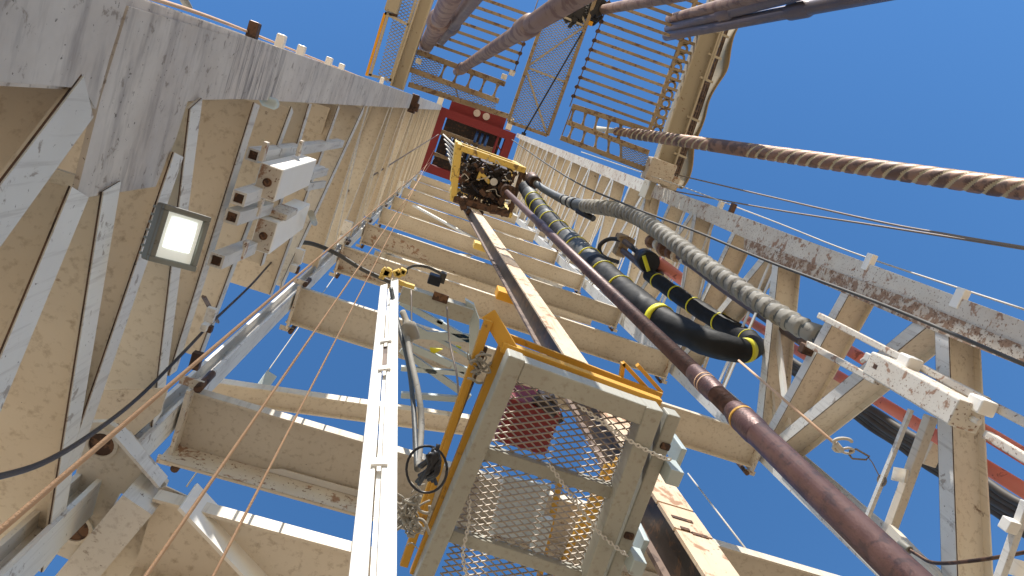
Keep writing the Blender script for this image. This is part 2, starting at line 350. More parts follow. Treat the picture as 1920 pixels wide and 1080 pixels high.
# bottom left node: horizontal pad-eye plate with rusty bores, and the beams that leave it
npl = MB(); zz = 2.9
npl.poly([P(u, v, zz) for u, v in [(160, 792), (200, 792), (240, 815), (312, 908), (300, 935), (225, 925), (165, 1040), (135, 1052), (103, 1038), (112, 985), (140, 900)]], V((0, 0, .03)))
gp = npl.build('node_plate', 'cream', mast)
for (u, v, r) in ((192, 832, 24), (143, 990, 26)):
    c = P(u, v, zz); d = r/FP*zz
    h = MB(); h.tube([c+EZ*-.004, c+EZ*.10], d, 20); h.build('pin_bore', 'hole', gp)
    h = MB()
    n = 20; vs = []
    for j in range(n):
        a = 2*math.pi*j/n
        for rr, zq in ((d, -.012), (d*1.28, -.012), (d*1.28, .0), (d, 0)): vs.append(c+V((rr*math.cos(a), rr*math.sin(a), zq)))
    h.add(vs, [(j*4+k, ((j+1) % n)*4+k, ((j+1) % n)*4+(k+1) % 4, j*4+(k+1) % 4) for j in range(n) for k in range(4)]); h.build('boss_ring', 'cream', gp)
k = MB(); k.poly([P(u, v, 3.25) for u, v in [(150, 735), (315, 728), (300, 775), (245, 822), (150, 800)]], V((0, 0, .012))); k.build('wall_plate', 'cream', mast)
k = MB(); k.bar(P(218, 805, 2.86), P(305, 905, 2.86), .012, .09); k.build('stiffener', 'pale', gp)
def floor_mem(a, b, z, h, bb, m='cream', name='floor_brace', zb=None):
    p = P(a[0], a[1], z); q = P(b[0], b[1], zb or z); ax = (q-p).normalized(); side = ax.cross(EZ).normalized()
    k = MB(); k.hbeam(p, q, EZ, bb, h, .012, .012); return k.build(name, m, mast)
k = MB(); k.bar(P(275, 925, 2.8), P(120, 1110, 2.8), .13, .18); k.build('floor_brace', 'pale', mast)
k = MB(); k.bar(P(352, 930, 2.78), P(530, 1120, 2.78), .014, .20); k.build('floor_brace', 'white', mast)
k = MB(); k.poly([P(225, 945, 2.86), P(310, 912, 2.86), P(360, 935, 2.86), P(560, 1135, 2.86), P(110, 1135, 2.86)], V((0, 0, .008))); k.build('floor_web', 'cream', mast)

# crown ---------------------------------------------------------------------
cz = 42.8
cx0, cx1 = -.62, 3.75; cy0, cy1 = -.55, 3.05
cr = MB(); bw = .46; bh = .9
cr.bar(V((cx0, cy0+bw/2, cz)), V((cx1, cy0+bw/2, cz)), bw, bh); cr.bar(V((cx0, cy1-bw/2, cz)), V((cx1, cy1-bw/2, cz)), bw, bh)
cr.bar(V((cx0+bw/2, cy0+bw, cz)), V((cx0+bw/2, cy1-bw, cz)), bw, bh-.01); cr.bar(V((cx1-bw/2, cy0+bw, cz)), V((cx1-bw/2, cy1-bw, cz)), bw, bh-.01)
cr.bar(V((2.9, cy0+bw, cz)), V((2.9, cy1-bw, cz)), .12, .6)
for yy in (.35, .9, 1.5): cr.bar(V((2.96, yy, cz-.2)), V((3.29, yy+.25, cz-.2)), .07, .07)
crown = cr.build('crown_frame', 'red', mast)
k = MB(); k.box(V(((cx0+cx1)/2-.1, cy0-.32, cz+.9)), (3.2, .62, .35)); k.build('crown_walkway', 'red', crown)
k = MB()
for xx in (1.4, 1.95): k.tube([V((xx, cy0-.35, cz+.66)), V((xx, cy0-.35, cz+.72))], .2, 16)
k.build('flange_cover', 'pale', crown)
for xx in (cx0-.1, cx1-.45): 
    k = MB(); k.bar(V((xx, cy0-.05, cz+.2)), V((xx, cy0-.75, cz+.4)), .3, .16); k.build('bumper', 'white', crown)
k = MB(); k.box(V(((cx0+cx1)/2, (cy0+cy1)/2, cz+1.3)), (3.3, 2.9, .06)); k.build('crown_floor', 'dark', crown)
k = MB(); k.bar(V((cx0+bw, .75, cz+.35)), V((2.84, .75, cz+.35)), .3, .3); k.bar(V((cx0+bw, 2.0, cz+.35)), V((2.84, 2.0, cz+.35)), .2, .2); k.build('sheave_beam', 'board', crown)
def torus_disc(c, axis, r, t, m, name, parent):
    k = MB(); k.tube([c-axis*t/2, c-axis*t*.25, c+axis*t*.25, c+axis*t/2], [r, r*.93, r*.93, r], 28); return k.build(name, m, parent)
for j in range(6):
    torus_disc(V((.55+.28*j, 1.35, cz+.25)), EX, .60, .12, 'dark' if j % 2 else 'blue', 'sheave', crown)
for j in range(3): torus_disc(V((1.75+.3*j, .35, cz+.1)), EX, .34, .13, 'blue', 'sheave', crown)

M['rustband'] = mat('heavy_rust_stain', (.56, .50, .42), .7, spots=(.24, .13, .07), spot_scale=10, spot_amt=.47, spot2=(.12, .06, .035), s2_scale=40, s2_amt=.56, tint=(.36, .26, .19), tint_scale=3)
k = MB(); q0_ = [PX(1395, 446, XR(8)-.012), PX(1700, 558, XR(6)-.012), PX(1935, 655, XR(5)-.012), PX(1935, 694, XR(5)-.012), PX(1700, 600, XR(6)-.012), PX(1395, 470, XR(8)-.012)]
k.poly(q0_, V((.006, 0, 0))); k.build('wear_strip', 'rustband', mast)
# lugs along the outer edge of the left front leg
for (u, v, hh, m) in ((475, 58, .10, 'iron'), (526, 78, .09, 'white'), (564, 97, .09, 'white'), (616, 118, .10, 'white'), (640, 127, .08, 'white'), (715, 155, .16, 'white')):
    p = PX(u, v, -.92); k = MB(); k.box(p+V((0, -.0, 0)), (.045, hh*.8, hh*.55)); k.build('lug', m, mast, .006)
for (u, v, z) in ((1350, 388, 9.6), (1373, 392, 9.4), (1630, 492, 6.6), (1800, 560, 5.3)):
    p = PX(u, v, 4.03); k = MB(); k.box(p+V((0, -.0, 0)), (.06, .16, .1)); k.build('lug', 'white' if u != 1373 else 'iron', mast, .008)
# leg joint collars
p = RF(14.2); k = MB(); k.box(p+V((-.03, .0, 0)), (.12, .34, .5)); k.build('leg_joint', 'boardpale', mast, .01)
p = LF(15.2); k = MB(); k.box(p+V((.05, .0, 0)), (.14, .36, .35)); k.box(p+V((.13, .05, -.1)), (.08, .16, .2)); k.build('leg_joint', 'iron', mast, .01)

k = MB(); k.hbeam(PY(380, 728, 2.45), PY(1010, 815, 2.45), EY, .16, .10, .012, .01); k.build('back_brace', 'cream', mast)
k = MB(); k.bar(PY(777, 386, 2.35), PY(905, 456, 2.35), .05, .12); k.build('back_brace', 'white', mast)
k = MB(); k.hbeam(PY(700, 480, 2.6), PY(1110, 600, 2.6), EY, .2, .12, .012, .01); k.build('back_brace', 'cream', mast)
for (a, b, w_, m) in (((1453, 590), (1478, 800), .07, 'white'), ((1440, 640), (1455, 810), .02, 'cream'), ((1303, 498), (1268, 600), .05, 'cream'), ((1325, 505), (1290, 640), .035, 'pale'), ((1270, 470), (1238, 590), .04, 'cream'), ((1350, 600), (1320, 690), .045, 'cream'), ((1385, 640), (1350, 740), .035, 'pale'), ((1345, 395), (1318, 470), .05, 'pale'), ((1230, 350), (1205, 430), .05, 'cream'), ((1290, 380), (1255, 470), .05, 'white')):
    k = MB(); k.bar(PX(*a, 4.12), PX(*b, 4.12), w_, .03, EX); k.build('angle_brace', m, mast)

# ------------------------------------------------------------------ guide rail
rt = P(897, 403, 17.); rb = P(1298, 1000, 3.42)
axd = (rt-rb).normalized(); r0 = rb-axd*((rb.z+1.0)/axd.z)
rail = thing('guide_rail', r0, 'worn tan and black top drive guide rail running up the back of the mast', 'guide rail')
def rp(z): return rb+axd*((z-rb.z)/axd.z)
def railpiece(dx, dy, wx, wy, name, m, z0=-1., z1=21.):
    k = MB(); n = 24
    for i in range(1):
        a = rp(z0)+V((dx, dy, 0)); b = rp(z1)+V((dx, dy, 0))
        c = [V((-wx/2, -wy/2, 0)), V((wx/2, -wy/2, 0)), V((wx/2, wy/2, 0)), V((-wx/2, wy/2, 0))]
        k.box8([a+q for q in c]+[b+q for q in c])
    return k.build(name, m, rail)
k = MB()     # plank in joined lengths with gaps
zs = [-1, 3.40, 3.68, 6.1, 9.7, 21.]
for a, b in zip(zs[:-1], zs[1:]):
    c = [V((-.108, -.010, 0)), V((.108, -.010, 0)), V((.108, .010, 0)), V((-.108, .010, 0))]
    k.box8([rp(a+.01)+q for q in c]+[rp(b-.01)+q for q in c])
k.build('front_face', 'plank', rail)
railpiece(-.05, .10, .08, .18, 'web', 'dark'); railpiece(.02, .205, .31, .026, 'back_flange', 'railbrown'); railpiece(.10, .06, .016, .095, 'angle', 'railbrown')
for z, dx, wl in ((3.53, -.02, .12), (3.42, -.045, .05), (3.395, .03, .09)):
    k = MB(); k.box(rp(z)+V((dx, -.011, 0)), (wl, .008, .026)); k.build('slot', 'hole', rail)
for z in (9.9, 14.):
    k = MB(); k.box(rp(z)+V((-.05, .28, 0)), (.4, .12, .35)); k.build('rail_bracket', 'orange' if z < 12 else 'tdyellow', rail, .01)

# ------------------------------------------------------------------ top drive
TZ = 18.2
tc = P(918, 338, TZ)
td = thing('top_drive', tc, 'yellow framed top drive unit full of dark machinery hanging below the red crown', 'top drive')
def tq(u, v, z=TZ): return P(u, v, z)
k = MB()
A, B, C_, D_ = tq(861, 276), tq(980, 318), tq(955, 402), tq(850, 372)
hgt = 2.6
for a, b in ((A, B), (D_, A)): k.bar(a, b, .15, .16)
for a, b in ((A, B), (B, C_), (C_, D_), (D_, A)): k.bar(a+EZ*hgt, b+EZ*hgt, .13, .14)
for a in (A, B, C_, D_): k.bar(a-EZ*.08, a+EZ*hgt, .15, .15, EY)
k.build('frame', 'tdyellow', td, .03)
k = MB(); k.bar(B, C_, .10, .14); k.bar(lerp(B, C_, .1)-EX*.14, lerp(C_, D_, .2)-EY*.1, .07, .07); k.build('lower_bail', 'iron', td, .02)
k = MB(); k.bar(C_, D_, .16, .2); k.build('rear_beam', 'iron', td, .03)
k = MB(); k.poly([A+V((-.12, -.1, -.05)), lerp(A, D_, .7)+V((-.12, 0, -.05)), lerp(A, D_, .78)+V((-.12, 0, 1.9)), A+V((-.12, -.1, 1.9))], V((.06, 0, 0))); k.build('side_plate', 'tdyellow', td, .01)
k = MB(); k.box((A+B+C_+D_)/4+EZ*1.6, (1.0, .9, 2.2)); k.build('motor_housing', 'dark', td, .05)
ctr = (A+B+C_+D_)/4
k = MB(); rnd = random.Random(3)
for j in range(170):
    a, b = rnd.random(), rnd.random()
    p = lerp(lerp(A, B, a*.84+.08), lerp(D_, C_, a*.84+.08), b*.84+.08)+EZ*rnd.uniform(.0, .45)
    rr = rnd.uniform(.02, .06)
    if rnd.random() < .5: k.box(p, (rr*2, rr*rnd.uniform(1, 2.6), rr*2), Matrix.Rotation(rnd.random()*3, 3, 'Z'))
    else: k.tube([p, p+V((rnd.uniform(-.3, .3), rnd.uniform(-.2, .2), rnd.uniform(-.1, .2)))], rr*.5, 8)
k.build('machinery', 'dark', td)
k = MB()
for j in range(26):
    a, b = rnd.random(), rnd.random(); b = b**.4
    p = lerp(lerp(A, B, a), lerp(D_, C_, a), b)+EZ*rnd.uniform(-.05, .2); rr = rnd.uniform(.03, .08)
    k.box(p, (rr*2.4, rr*1.4, rr*2), Matrix.Rotation(rnd.random()*3, 3, 'Z'))
k.build('brackets', 'iron', td, .008)
k = MB()
for j in range(6):
    p = lerp(lerp(A, B, rnd.random()), lerp(D_, C_, rnd.random()), rnd.random())-EZ*.05
    q = [p]
    for i in range(4): q.append(q[-1]+V((rnd.uniform(-.16, .2), rnd.uniform(-.12, .12), rnd.uniform(-.04, .04))))
    k.tube(smooth_path(q, 4), .011, 6)
k.build('hydraulic_line', 'palewire', td)
k = MB(); k.tube([tq(900, 322), tq(918, 343)], .05, 12); k.tube([tq(896, 338), tq(905, 315)], .045, 10); k.build('yellow_valve', 'tdyellow', td)
k = MB(); k.tube([tq(926, 341, 18.0), tq(926, 341, 18.3)], .09, 14); k.build('cap', 'pale', td)
k = MB()
for (u, v, s) in ((868, 385, .2), (900, 402, .18), (945, 398, .2), (925, 392, .22), (880, 398, .16)): k.box(tq(u, v), (s, s*.8, s*1.3), Matrix.Rotation(u, 3, 'Z'))
k.build('pipe_handler_claw', 'iron', td, .02)
k = MB(); k.tube([tq(948, 357, 18.6), tq(953, 361, 17.6)], .17, 16); k.build('grabber', 'iron', td)
k = MB(); k.box(tq(990, 335, 18.2), (.2, .16, .3)); k.tube([tq(978, 325, 18.4), tq(998, 340, 17.9)], .1, 12); k.build('hose_flange', 'iron', td, .01)
# travelling block lines
for j in range(6):
    a = V((.52+.28*j*.35, 1.35+.12*j, cz-.1)); 
    k = MB(); k.tube([P(831+2.0*j, 252+9*j, 40), tq(866-3.0*j, 286+6.5*j, TZ+2.7)], .035, 6)
    tag(k.build('drilling_line', 'palewire'), 'pale drilling line in the fan between the red crown and the yellow top drive', 'wire rope', 'drilling lines strung from crown to top drive')

# ------------------------------------------------------------------ drill pipe in the well centre
pt = P(950, 360, 17.6); pm = P(1478, 868, 3.45); dd = (pm-pt).normalized()
pb = pt+dd*((-1.7-pt.z)/dd.z)
dp = thing('drill_pipe', pb, 'long brown drill pipe hanging from the top drive down to the lower right', 'drill pipe')
def dpp(z): return pt+dd*((z-pt.z)/dd.z)
k = MB(); k.tube([dpp(17.8), dpp(3.95)], .062, 24); k.build('pipe_body', 'pipe', dp)
k = MB(); k.tube([dpp(3.95), dpp(-1.7)], .072, 28); k.build('lower_pipe_body', 'pipe', dp)
k = MB(); k.tube([dpp(4.16), dpp(4.08), dpp(3.86), dpp(3.80)], [.063, .078, .079, .0725], 28, cap=False); k.build('tool_joint', 'pipe', dp)
k = MB(); k.tube([dpp(4.85), dpp(4.75), dpp(4.5), dpp(4.42)], [.0625, .070, .070, .0625], 28, cap=False); k.build('tool_joint', 'pipe', dp)
k = MB(); k.tube([dpp(12.4), dpp(12.3), dpp(11.9), dpp(11.8)], [.0625, .078, .078, .0625], 24, cap=False); k.build('tool_joint', 'pipe', dp)
k = MB()
for z in (4.66, 4.61): k.tube([dpp(z), dpp(z-.014)], .0715, 28)
k.build('hardband', 'rope', dp)
k = MB(); k.tube([dpp(4.04), dpp(4.015)], .0800, 28); k.build('hardband', 'yellow', dp)

# ------------------------------------------------------------------ racking board (monkeyboard)
BZ = 14.
def B3(u, v, dz=0): return P(u, v, BZ+dz)
def fboard(name, label, loc):
    return thing(name, loc, label, 'racking board')
rb_r = fboard('racking_board', 'right hand racking board of long tan fingers beside the tan canvas', B3(1217, 330))
rb_l = fboard('racking_board', 'left hand racking board of tan fingers with netting, above the red crown', B3(757, 160))
# right fingers
for kx in range(-0, 15):
    L = B3(1075+6.55*kx, 180-17.4*kx); R = B3(1243+6.4*kx*1.03, 240-17.4*kx)
    k = MB(); k.bar(L, R, .045, .07); o = k.build('finger', 'board', rb_r)
    k = MB(); k.tube([L+V((0, 0, -.05)), L+V((0, 0, .06))], .035, 8); k.build('finger_latch', 'iron', o)
k = MB(); k.tube([B3(1068, 200, .08), B3(1150, -20, .08)], .010, 6); k.build('latch_line', 'wire', rb_r)
k = MB(); k.bar(B3(1218, 243), B3(1310, -15), .06, .08); k.build('finger_stop', 'board', rb_r)
def slot_rails(root, ra, rb2, slots, mesh, m='board', w=.09, skip=False):
    """two rails with rounded slots between them (u fractions) and netting for the rest"""
    for a, b in ((rb2,) if skip else (ra, rb2)):
        k = MB(); k.bar(a, b, w, .10); k.build('rail', m, root, .006)
    s0, s1, n = slots
    for j in range(n+1):
        t = lerp(s0, s1, j/n); a = lerp(ra[0], ra[1], t); b = lerp(rb2[0], rb2[1], t)
        ex = (ra[1]-ra[0]).normalized(); W = (ra[1]-ra[0]).length*(s1-s0)/n
        k = MB()
        # divider that flares at both ends so each slot is rounded
        pts = []
        for q, fl in ((0, .42), (.12, .22), (.3, .08), (.5, .05), (.7, .08), (.88, .22), (1, .42)): pts.append((lerp(a, b, q), fl*W*.5+.01))
        poly = [p+ex*x for p, x in pts]+[p-ex*x for p, x in reversed(pts)]
        k.poly(poly, V((0, 0, .05))); k.build('slot_divider', m, root)
    if mesh:
        t0, t1 = mesh; a = lerp(ra[0], ra[1], t0); b = lerp(ra[0], ra[1], t1); c = lerp(rb2[0], rb2[1], t0)
        k = MB(); expanded(k, a, b-a, c-a, .04, .022, .012); k.build('netting', 'netting', root)
slot_rails(rb_r, (B3(1073, 199), B3(1222, 247)), (B3(1064, 229), B3(1216, 286)), (.03, .62, 4), None)
slot_rails(rb_r, (B3(1064, 229), B3(1216, 286)), (B3(1051, 258), B3(1222, 322)), (.08, .66, 4), (.66, 1.), skip=True)
k = MB(); k.bar(B3(1074, 198, .06), B3(1052, 258, .06), .02, .02); k.build('end_rod', 'wire', rb_r)
# right main beam, its round holes, grating walkway
k = MB(); k.hbeam(B3(1236, 332), B3(1356, -20), EX, .36, .30, .03, .02); k.build('main_beam', 'boardpale', rb_r)
for j in range(13):
    t = j/12; c = lerp(B3(1232, 245), B3(1298, 40), t)
    k = MB(); n = 14; vs = []
    for q in range(n):
        a = 2*math.pi*q/n
        for rr in (.055, .095):
            for zq in (0, .03): vs.append(c+V((rr*math.cos(a), rr*1.0*math.sin(a), zq)))
    k.add(vs, [f for q in range(n) for f in ((q*4, q*4+2, ((q+1) % n)*4+2, ((q+1) % n)*4), (q*4+2, q*4+3, ((q+1) % n)*4+3, ((q+1) % n)*4+2), (q*4+3, q*4+1, ((q+1) % n)*4+1, ((q+1) % n)*4+3), (q*4+1, q*4, ((q+1) % n)*4, ((q+1) % n)*4+1))])
    k.build('ring', 'board', rb_r)
k = MB()
for j in range(26):
    t = j/26; a = lerp(B3(1248, 330, .1), B3(1362, -10, .1), t); k.bar(a, a+V((.20, 0, 0)), .02, .04)
for j in range(5): k.bar(B3(1250, 330, .12)+EX*(.03+.042*j), B3(1362, -10, .12)+EX*(.03+.042*j), .018, .05)
k.build('walkway_grating', 'railbrown', rb_r)
k = MB()
for j in range(3): k.bar(B3(1252, 322, .25)+EX*(.05+.075*j), B3(1364, -10, .25)+EX*(.05+.075*j), .062, .03)
k.build('walkway_planks', 'railbrown', rb_r)
for t in (.12, .33, .55, .68, .80):
    a = lerp(B3(1250, 325, -.1), B3(1366, -10, -.1), t); k = MB(); k.bar(a, a+V((.26, .01, 0)), .035, .05); k.build('rung', 'boardpale', rb_r)
k = MB(); k.bar(lerp(B3(1250, 325, -.12), B3(1366, -10, -.12), .55)+EX*.12, lerp(B3(1250, 325, -.12), B3(1366, -10, -.12), .82)+EX*.12, .03, .04); k.build('rung', 'boardpale', rb_r)
k = MB(); k.box(B3(1235, 322, -.1), (.5, .42, .35)); k.box(B3(1253, 345, .1), (.3, .35, .3)); k.build('hanger_bracket', 'rusty', rb_r, .02)
# canvas wind wall
cv = MB(); n = 40; vs = []
for i in range(n+1):
    t = i/n; base = lerp(B3(1277, 354, 0), B3(1414, -24, 0), t); wv = .035*math.sin(t*23)+.03*math.sin(t*9+1)
    for j in range(9):
        s = j/8; vs.append(base+V((wv*(1-.3*s)+.03*math.sin(s*7+t*14)+.05*s, .02*math.sin(t*31), s*1.9)))
cv.add(vs, [(i*9+j, i*9+j+1, (i+1)*9+j+1, (i+1)*9+j) for i in range(n) for j in range(8)], True)
co = cv.build('wind_wall_canvas', 'canvas'); so_ = co.modifiers.new('thick', 'SOLIDIFY'); so_.thickness = .02
tag(co, 'tan canvas wind wall hung along the outside of the right racking board', 'canvas')

# left fingers
for kx in range(0, 7):
    L = B3(806+22*kx*.98, 80-17.0*kx+0+kx*.0); L = B3(808+6.3*kx*3.6, 81-17.6*kx*.83+0) if False else B3(808+24*kx, 81-13.5*kx+0)
    a = (L-B3(0, 0)); R = B3(963+6.2*kx, 135-17.3*kx)
    L = B3(808+6.2*kx, 81-17.3*kx) if kx < 5 else B3(808+6.2*kx, 81-17.3*kx)
    k = MB(); k.bar(L, R, .045, .07); o = k.build('finger', 'board', rb_l)
    k = MB(); k.tube([R+V((0, 0, -.05)), R+V((0, 0, .06))], .035, 8); k.build('finger_latch', 'iron', o)
k = MB(); k.tube([B3(963, 138, .08), B3(1012, -10, .08)], .010, 6); k.build('latch_line', 'wire', rb_l)
slot_rails(rb_l, (B3(782, 97), B3(947, 158)), (B3(768, 130), B3(935, 190)), (.33, .93, 4), (0., .3))
slot_rails(rb_l, (B3(768, 130), B3(935, 190)), (B3(766, 158), B3(953, 218)), (.5, .505, 1), (0.02, .97), skip=True)
k = MB(); k.hbeam(B3(744, 165), B3(806, -20), EX, .24, .26, .03, .02); k.build('main_beam', 'boardpale', rb_l)
k = MB(); expanded(k, B3(706, 150, .2), B3(752, 160, .2)-B3(706, 150, .2), B3(748, -10, .2)-B3(706, 150, .2), .05, .03, .014); k.build('netting', 'netting', rb_l)
for (a, b, m) in (((687, 142), (722, 25), 'orange'), ((694, 142), (728, 25), 'boardpale'), ((722, 25), (768, 48), 'boardpale'), ((732, 152), (780, 0), 'boardpale'), ((690, 140), (740, 152), 'boardpale'), ((722, 25), (745, 30), 'iron')):
    k = MB(); k.bar(B3(a[0], a[1], -.05), B3(b[0], b[1], -.05), .045, .06); k.build('wing_rail', m, rb_l)
k = MB(); k.box(B3(738, 8, 0), (.22, .3, .3)); k.build('wing_box', 'boardpale', rb_l, .01)
for (u, v) in ((960, 137), (945, 144), (785, 115)):
    k = MB(); k.box(B3(u, v, -.1), (.1, .09, .1)); k.build('latch_valve', 'pale', rb_l, .01)

# diving board
db = thing('diving_board', B3(1024, 255, .1), 'narrow mesh diving board with zigzag bracing between the two racking boards', 'walkway')
q0, q1, q2, q3 = B3(953, 228, .1), B3(1026, 254, .1), B3(1119, -10, .1), B3(1040, -25, .1)
for a, b in ((q0, q1), (q1, q2), (q0, q3)):
    k = MB(); k.bar(a, b, .06, .09); k.build('edge_rail', 'board', db, .005)
for a, b in (((1098, 48), (990, 124)), ((989, 127), (1058, 153)), ((986, 130), (1024, 248)), ((1030, 20), (1098, 50)), ((1075, -10), (1098, 48))):
    k = MB(); k.bar(B3(*a, .13), B3(*b, .13), .035, .05); k.build('brace', 'boardpale', db)
k = MB(); expanded(k, q0+EZ*.07, q1-q0, q3-q0, .042, .024, .012); k.build('netting', 'netting', db)
k = MB(); k.tube([B3(1092, 60, -.1), B3(982, 250, -.1)], .014, 6); k.box(B3(982, 251, -.1), (.08, .05, .06)); 
tag(k.build('tag_line', 'cable'), 'thin black line slanting across the mesh diving board', 'cable')
k = MB(); rn = random.Random(5)
for j in range(26):
    u = rn.choice([rn.gauss(1085, 7), rn.gauss(1116, 5), rn.gauss(1080, 10)]); v = rn.uniform(-14, 36)
    k.box(B3(u, v, rn.uniform(.1, .35)), (rn.uniform(.08, .2), rn.uniform(.12, .3), .12), Matrix.Rotation(rn.random(), 3, 'Z'))
k.box(B3(1073, 44, .2), (.07, .2, .1), Matrix.Rotation(.4, 3, 'Z'))
wn = k.build('air_winch', 'cable', None, .02); tag(wn, 'black winch and rigging clump at the top edge on the diving board', 'winch')
k = MB(); k.box(B3(1107, 44, .05), (.07, .07, .07)); k.build('shackle', 'orange', wn)

# ------------------------------------------------------------------ racked tubulars
def racked(u0, v0, z0, u1, v1, z1, r, m, label, joint=True, name='racked_pipe', zend=-1.6):
    a = P(u0, v0, z0); b = P(u1, v1, z1); d = (b-a).normalized(); e = a+d*((zend-a.z)/d.z)
    t = thing(name, e, label, 'drill pipe', 'tubulars racked in the fingerboards')
    k = MB(); k.tube([a, e], r, 20); k.build('pipe_body', m, t)
    if joint:
        for z in joint:
            c = a+d*((z-a.z)/d.z); k = MB(); k.tube([c-d*.28, c-d*.2, c+d*.2, c+d*.28], [r, r*1.28, r*1.28, r], 20, cap=False); k.build('tool_joint', m, t)
    return t
racked(857, 134, 14.6, 1088, -12, 4.9, .078, 'rust', 'thick rusty pipe crossing the left racking board to the top edge', (6.9, 13.6))
racked(798, 88, 14.6, 848, -10, 9.0, .125, 'rust', 'rusty pipe lying against the left beam of the left racking board', (11.2,))
racked(823, 78, 14.6, 895, -14, 9.2, .105, 'bluepipe', 'grey pipe just right of the rusty one in the left racking board', (12.3,))
racked(1126, 19, 14.3, 1290, -12, 9.8, .085, 'rust', 'rusty pipe at the top edge leaving the black winch clump', ())
racked(1256, 36, 14.4, 1440, -14, 9.6, .09, 'rust', 'uppermost orange brown pipe of the three at the top right', ())
racked(1254, 54, 14.4, 1500, -14, 9.0, .09, 'bluepipe', 'middle dark grey pipe of the three at the top right', (11.4,))
racked(1250, 68, 14.4, 1612, -4, 8.0, .085, 'bluepipe', 'lowest and longest grey pipe of the three at the top right', (9.3,))
# spiral drill collar
a = P(1118, 241, 14.9); b = P(1925, 356, 6.2); d = (b-a).normalized(); e = a+d*((-1.6-a.z)/d.z)
sp = thing('spiral_drill_collar', e, 'brown spiral grooved drill collar reaching to the right edge', 'drill collar')
k = MB(); L = (e-a).length; n = 900; s_on, s_off = 3.1, L
seg = 36
pts = [a+d*(.9+(L-.9)*i/n) for i in range(n+1)]
def grv(i, ang):
    s = .9+(L-.9)*i/n
    sm = (s > 4.9)
    ph = (ang*3+s*2*math.pi/.20*1.0) % (2*math.pi)
    g_ = 1-.13*max(0, math.cos(ph))**3
    if 4.1 < s < 5.0: g_ = 1.0
    return g_ * (1.0 if s > 1.5 else .8)
k.tube(pts, .098, seg, fn=grv)
for fi in range(len(k.f)-2):
    i, j = divmod(fi, seg); s = .9+(L-.9)*(i+.5)/n; ang = 2*math.pi*(j+.5)/seg
    ph = (ang*3+s*2*math.pi/.20) % (2*math.pi)
    if math.cos(ph) > .72 and not 4.1 < s < 5.0: k.mi[fi] = 1
k.build('collar_body', ['collar', 'collargroove'], sp)
k = MB(); k.tube([a, a+d*.9], .05, 14); k.build('pin_end', 'boardpale', sp)

# ------------------------------------------------------------------ hoses
def hose(pts, rads, seg=16, n=10, wrink=.05, pitch=None, seed=0):
    """pts as (u,v,z)"""
    path = smooth_path([P(*p) for p in pts], n); k0 = len(pts)-1
    rs = [lerp(rads[min(i//n, k0)], rads[min(i//n+1, k0)], (i % n)/n) for i in range(len(path))]
    return path, rs
def resample(path, rs, step):
    out = [path[0]]; ro = [rs[0]]; acc = 0
    for i in range(1, len(path)):
        seg = (path[i]-path[i-1]).length; t = 0
        while acc+seg-t >= step:
            t += step-acc; acc = 0; out.append(lerp(path[i-1], path[i], t/seg)); ro.append(lerp(rs[i-1], rs[i], t/seg))
        acc += seg-t
    return out, ro
# black wrapped service loop
svc = [(985, 352, 17.6), (1012, 392, 16), (1046, 432, 14), (1104, 487, 11.6), (1164, 543, 9.6), (1228, 592, 8.4), (1290, 626, 7.8), (1350, 649, 7.5), (1396, 657, 7.5), (1412, 645, 7.9), (1385, 625, 8.6), (1330, 592, 9.3), (1270, 553, 10.1), (1215, 514, 11)]
path, rs = hose(svc, [.16, .185, .195, .195, .18, .165, .15, .145, .125, .115, .115, .115, .11, .10])
path, rs = resample(path, rs, .035)
sl_ = thing('service_loop', path[len(path)//2], 'black wrapped service loop with yellow tape bands hanging from the top drive', 'hose')
k = MB()
nz = [noise.noise(V((i*.12, 1.7, .3))) for i in range(len(path))]
def wr(i, a): return 1+.07*nz[i]+.06*noise.noise(V((math.cos(a)*2.2, math.sin(a)*2.2, i*.22)))+.03*noise.noise(V((math.cos(a)*5, math.sin(a)*5, i*.5)))
k.tube(path, rs, 28, fn=wr)
NL = len(path)
for fi in range(len(k.f)-2):
    i = fi//28
    f = i/NL
    if .03 < f < .07 or .17 < f < .19 or .30 < f < .53 and f < .46: k.mi[fi] = 1
k.build('fabric_wrap', ['black', 'greywrap_and_groove_shade'], sl_)
bands = []
tgt = [(1000, 375), (1010, 388), (1018, 401), (1030, 415), (1048, 433), (1065, 447), (1085, 463), (1107, 485), (1133, 513), (1164, 543), (1235, 598), (1396, 661), (1402, 640), (1350, 603), (1300, 573), (1268, 548), (1237, 520)]
def pr(wp):
    c = Xc*wp.x+Yc*wp.y+Zc*wp.z; return (960+FP*c.x/-c.z, 540-FP*c.y/-c.z)
for (u, v) in tgt:
    best = min(range(2, NL-2), key=lambda i: (pr(path[i])[0]-u)**2+(pr(path[i])[1]-v)**2)
    dr = (path[best+1]-path[best-1]).normalized(); rr = rs[best]*1.08; ww = .011 if u not in (1235, 1396) else .05
    k = MB(); k.tube([path[best]-dr*ww, path[best]+dr*ww], rr, 22); k.build('tape_band', 'tape', sl_)
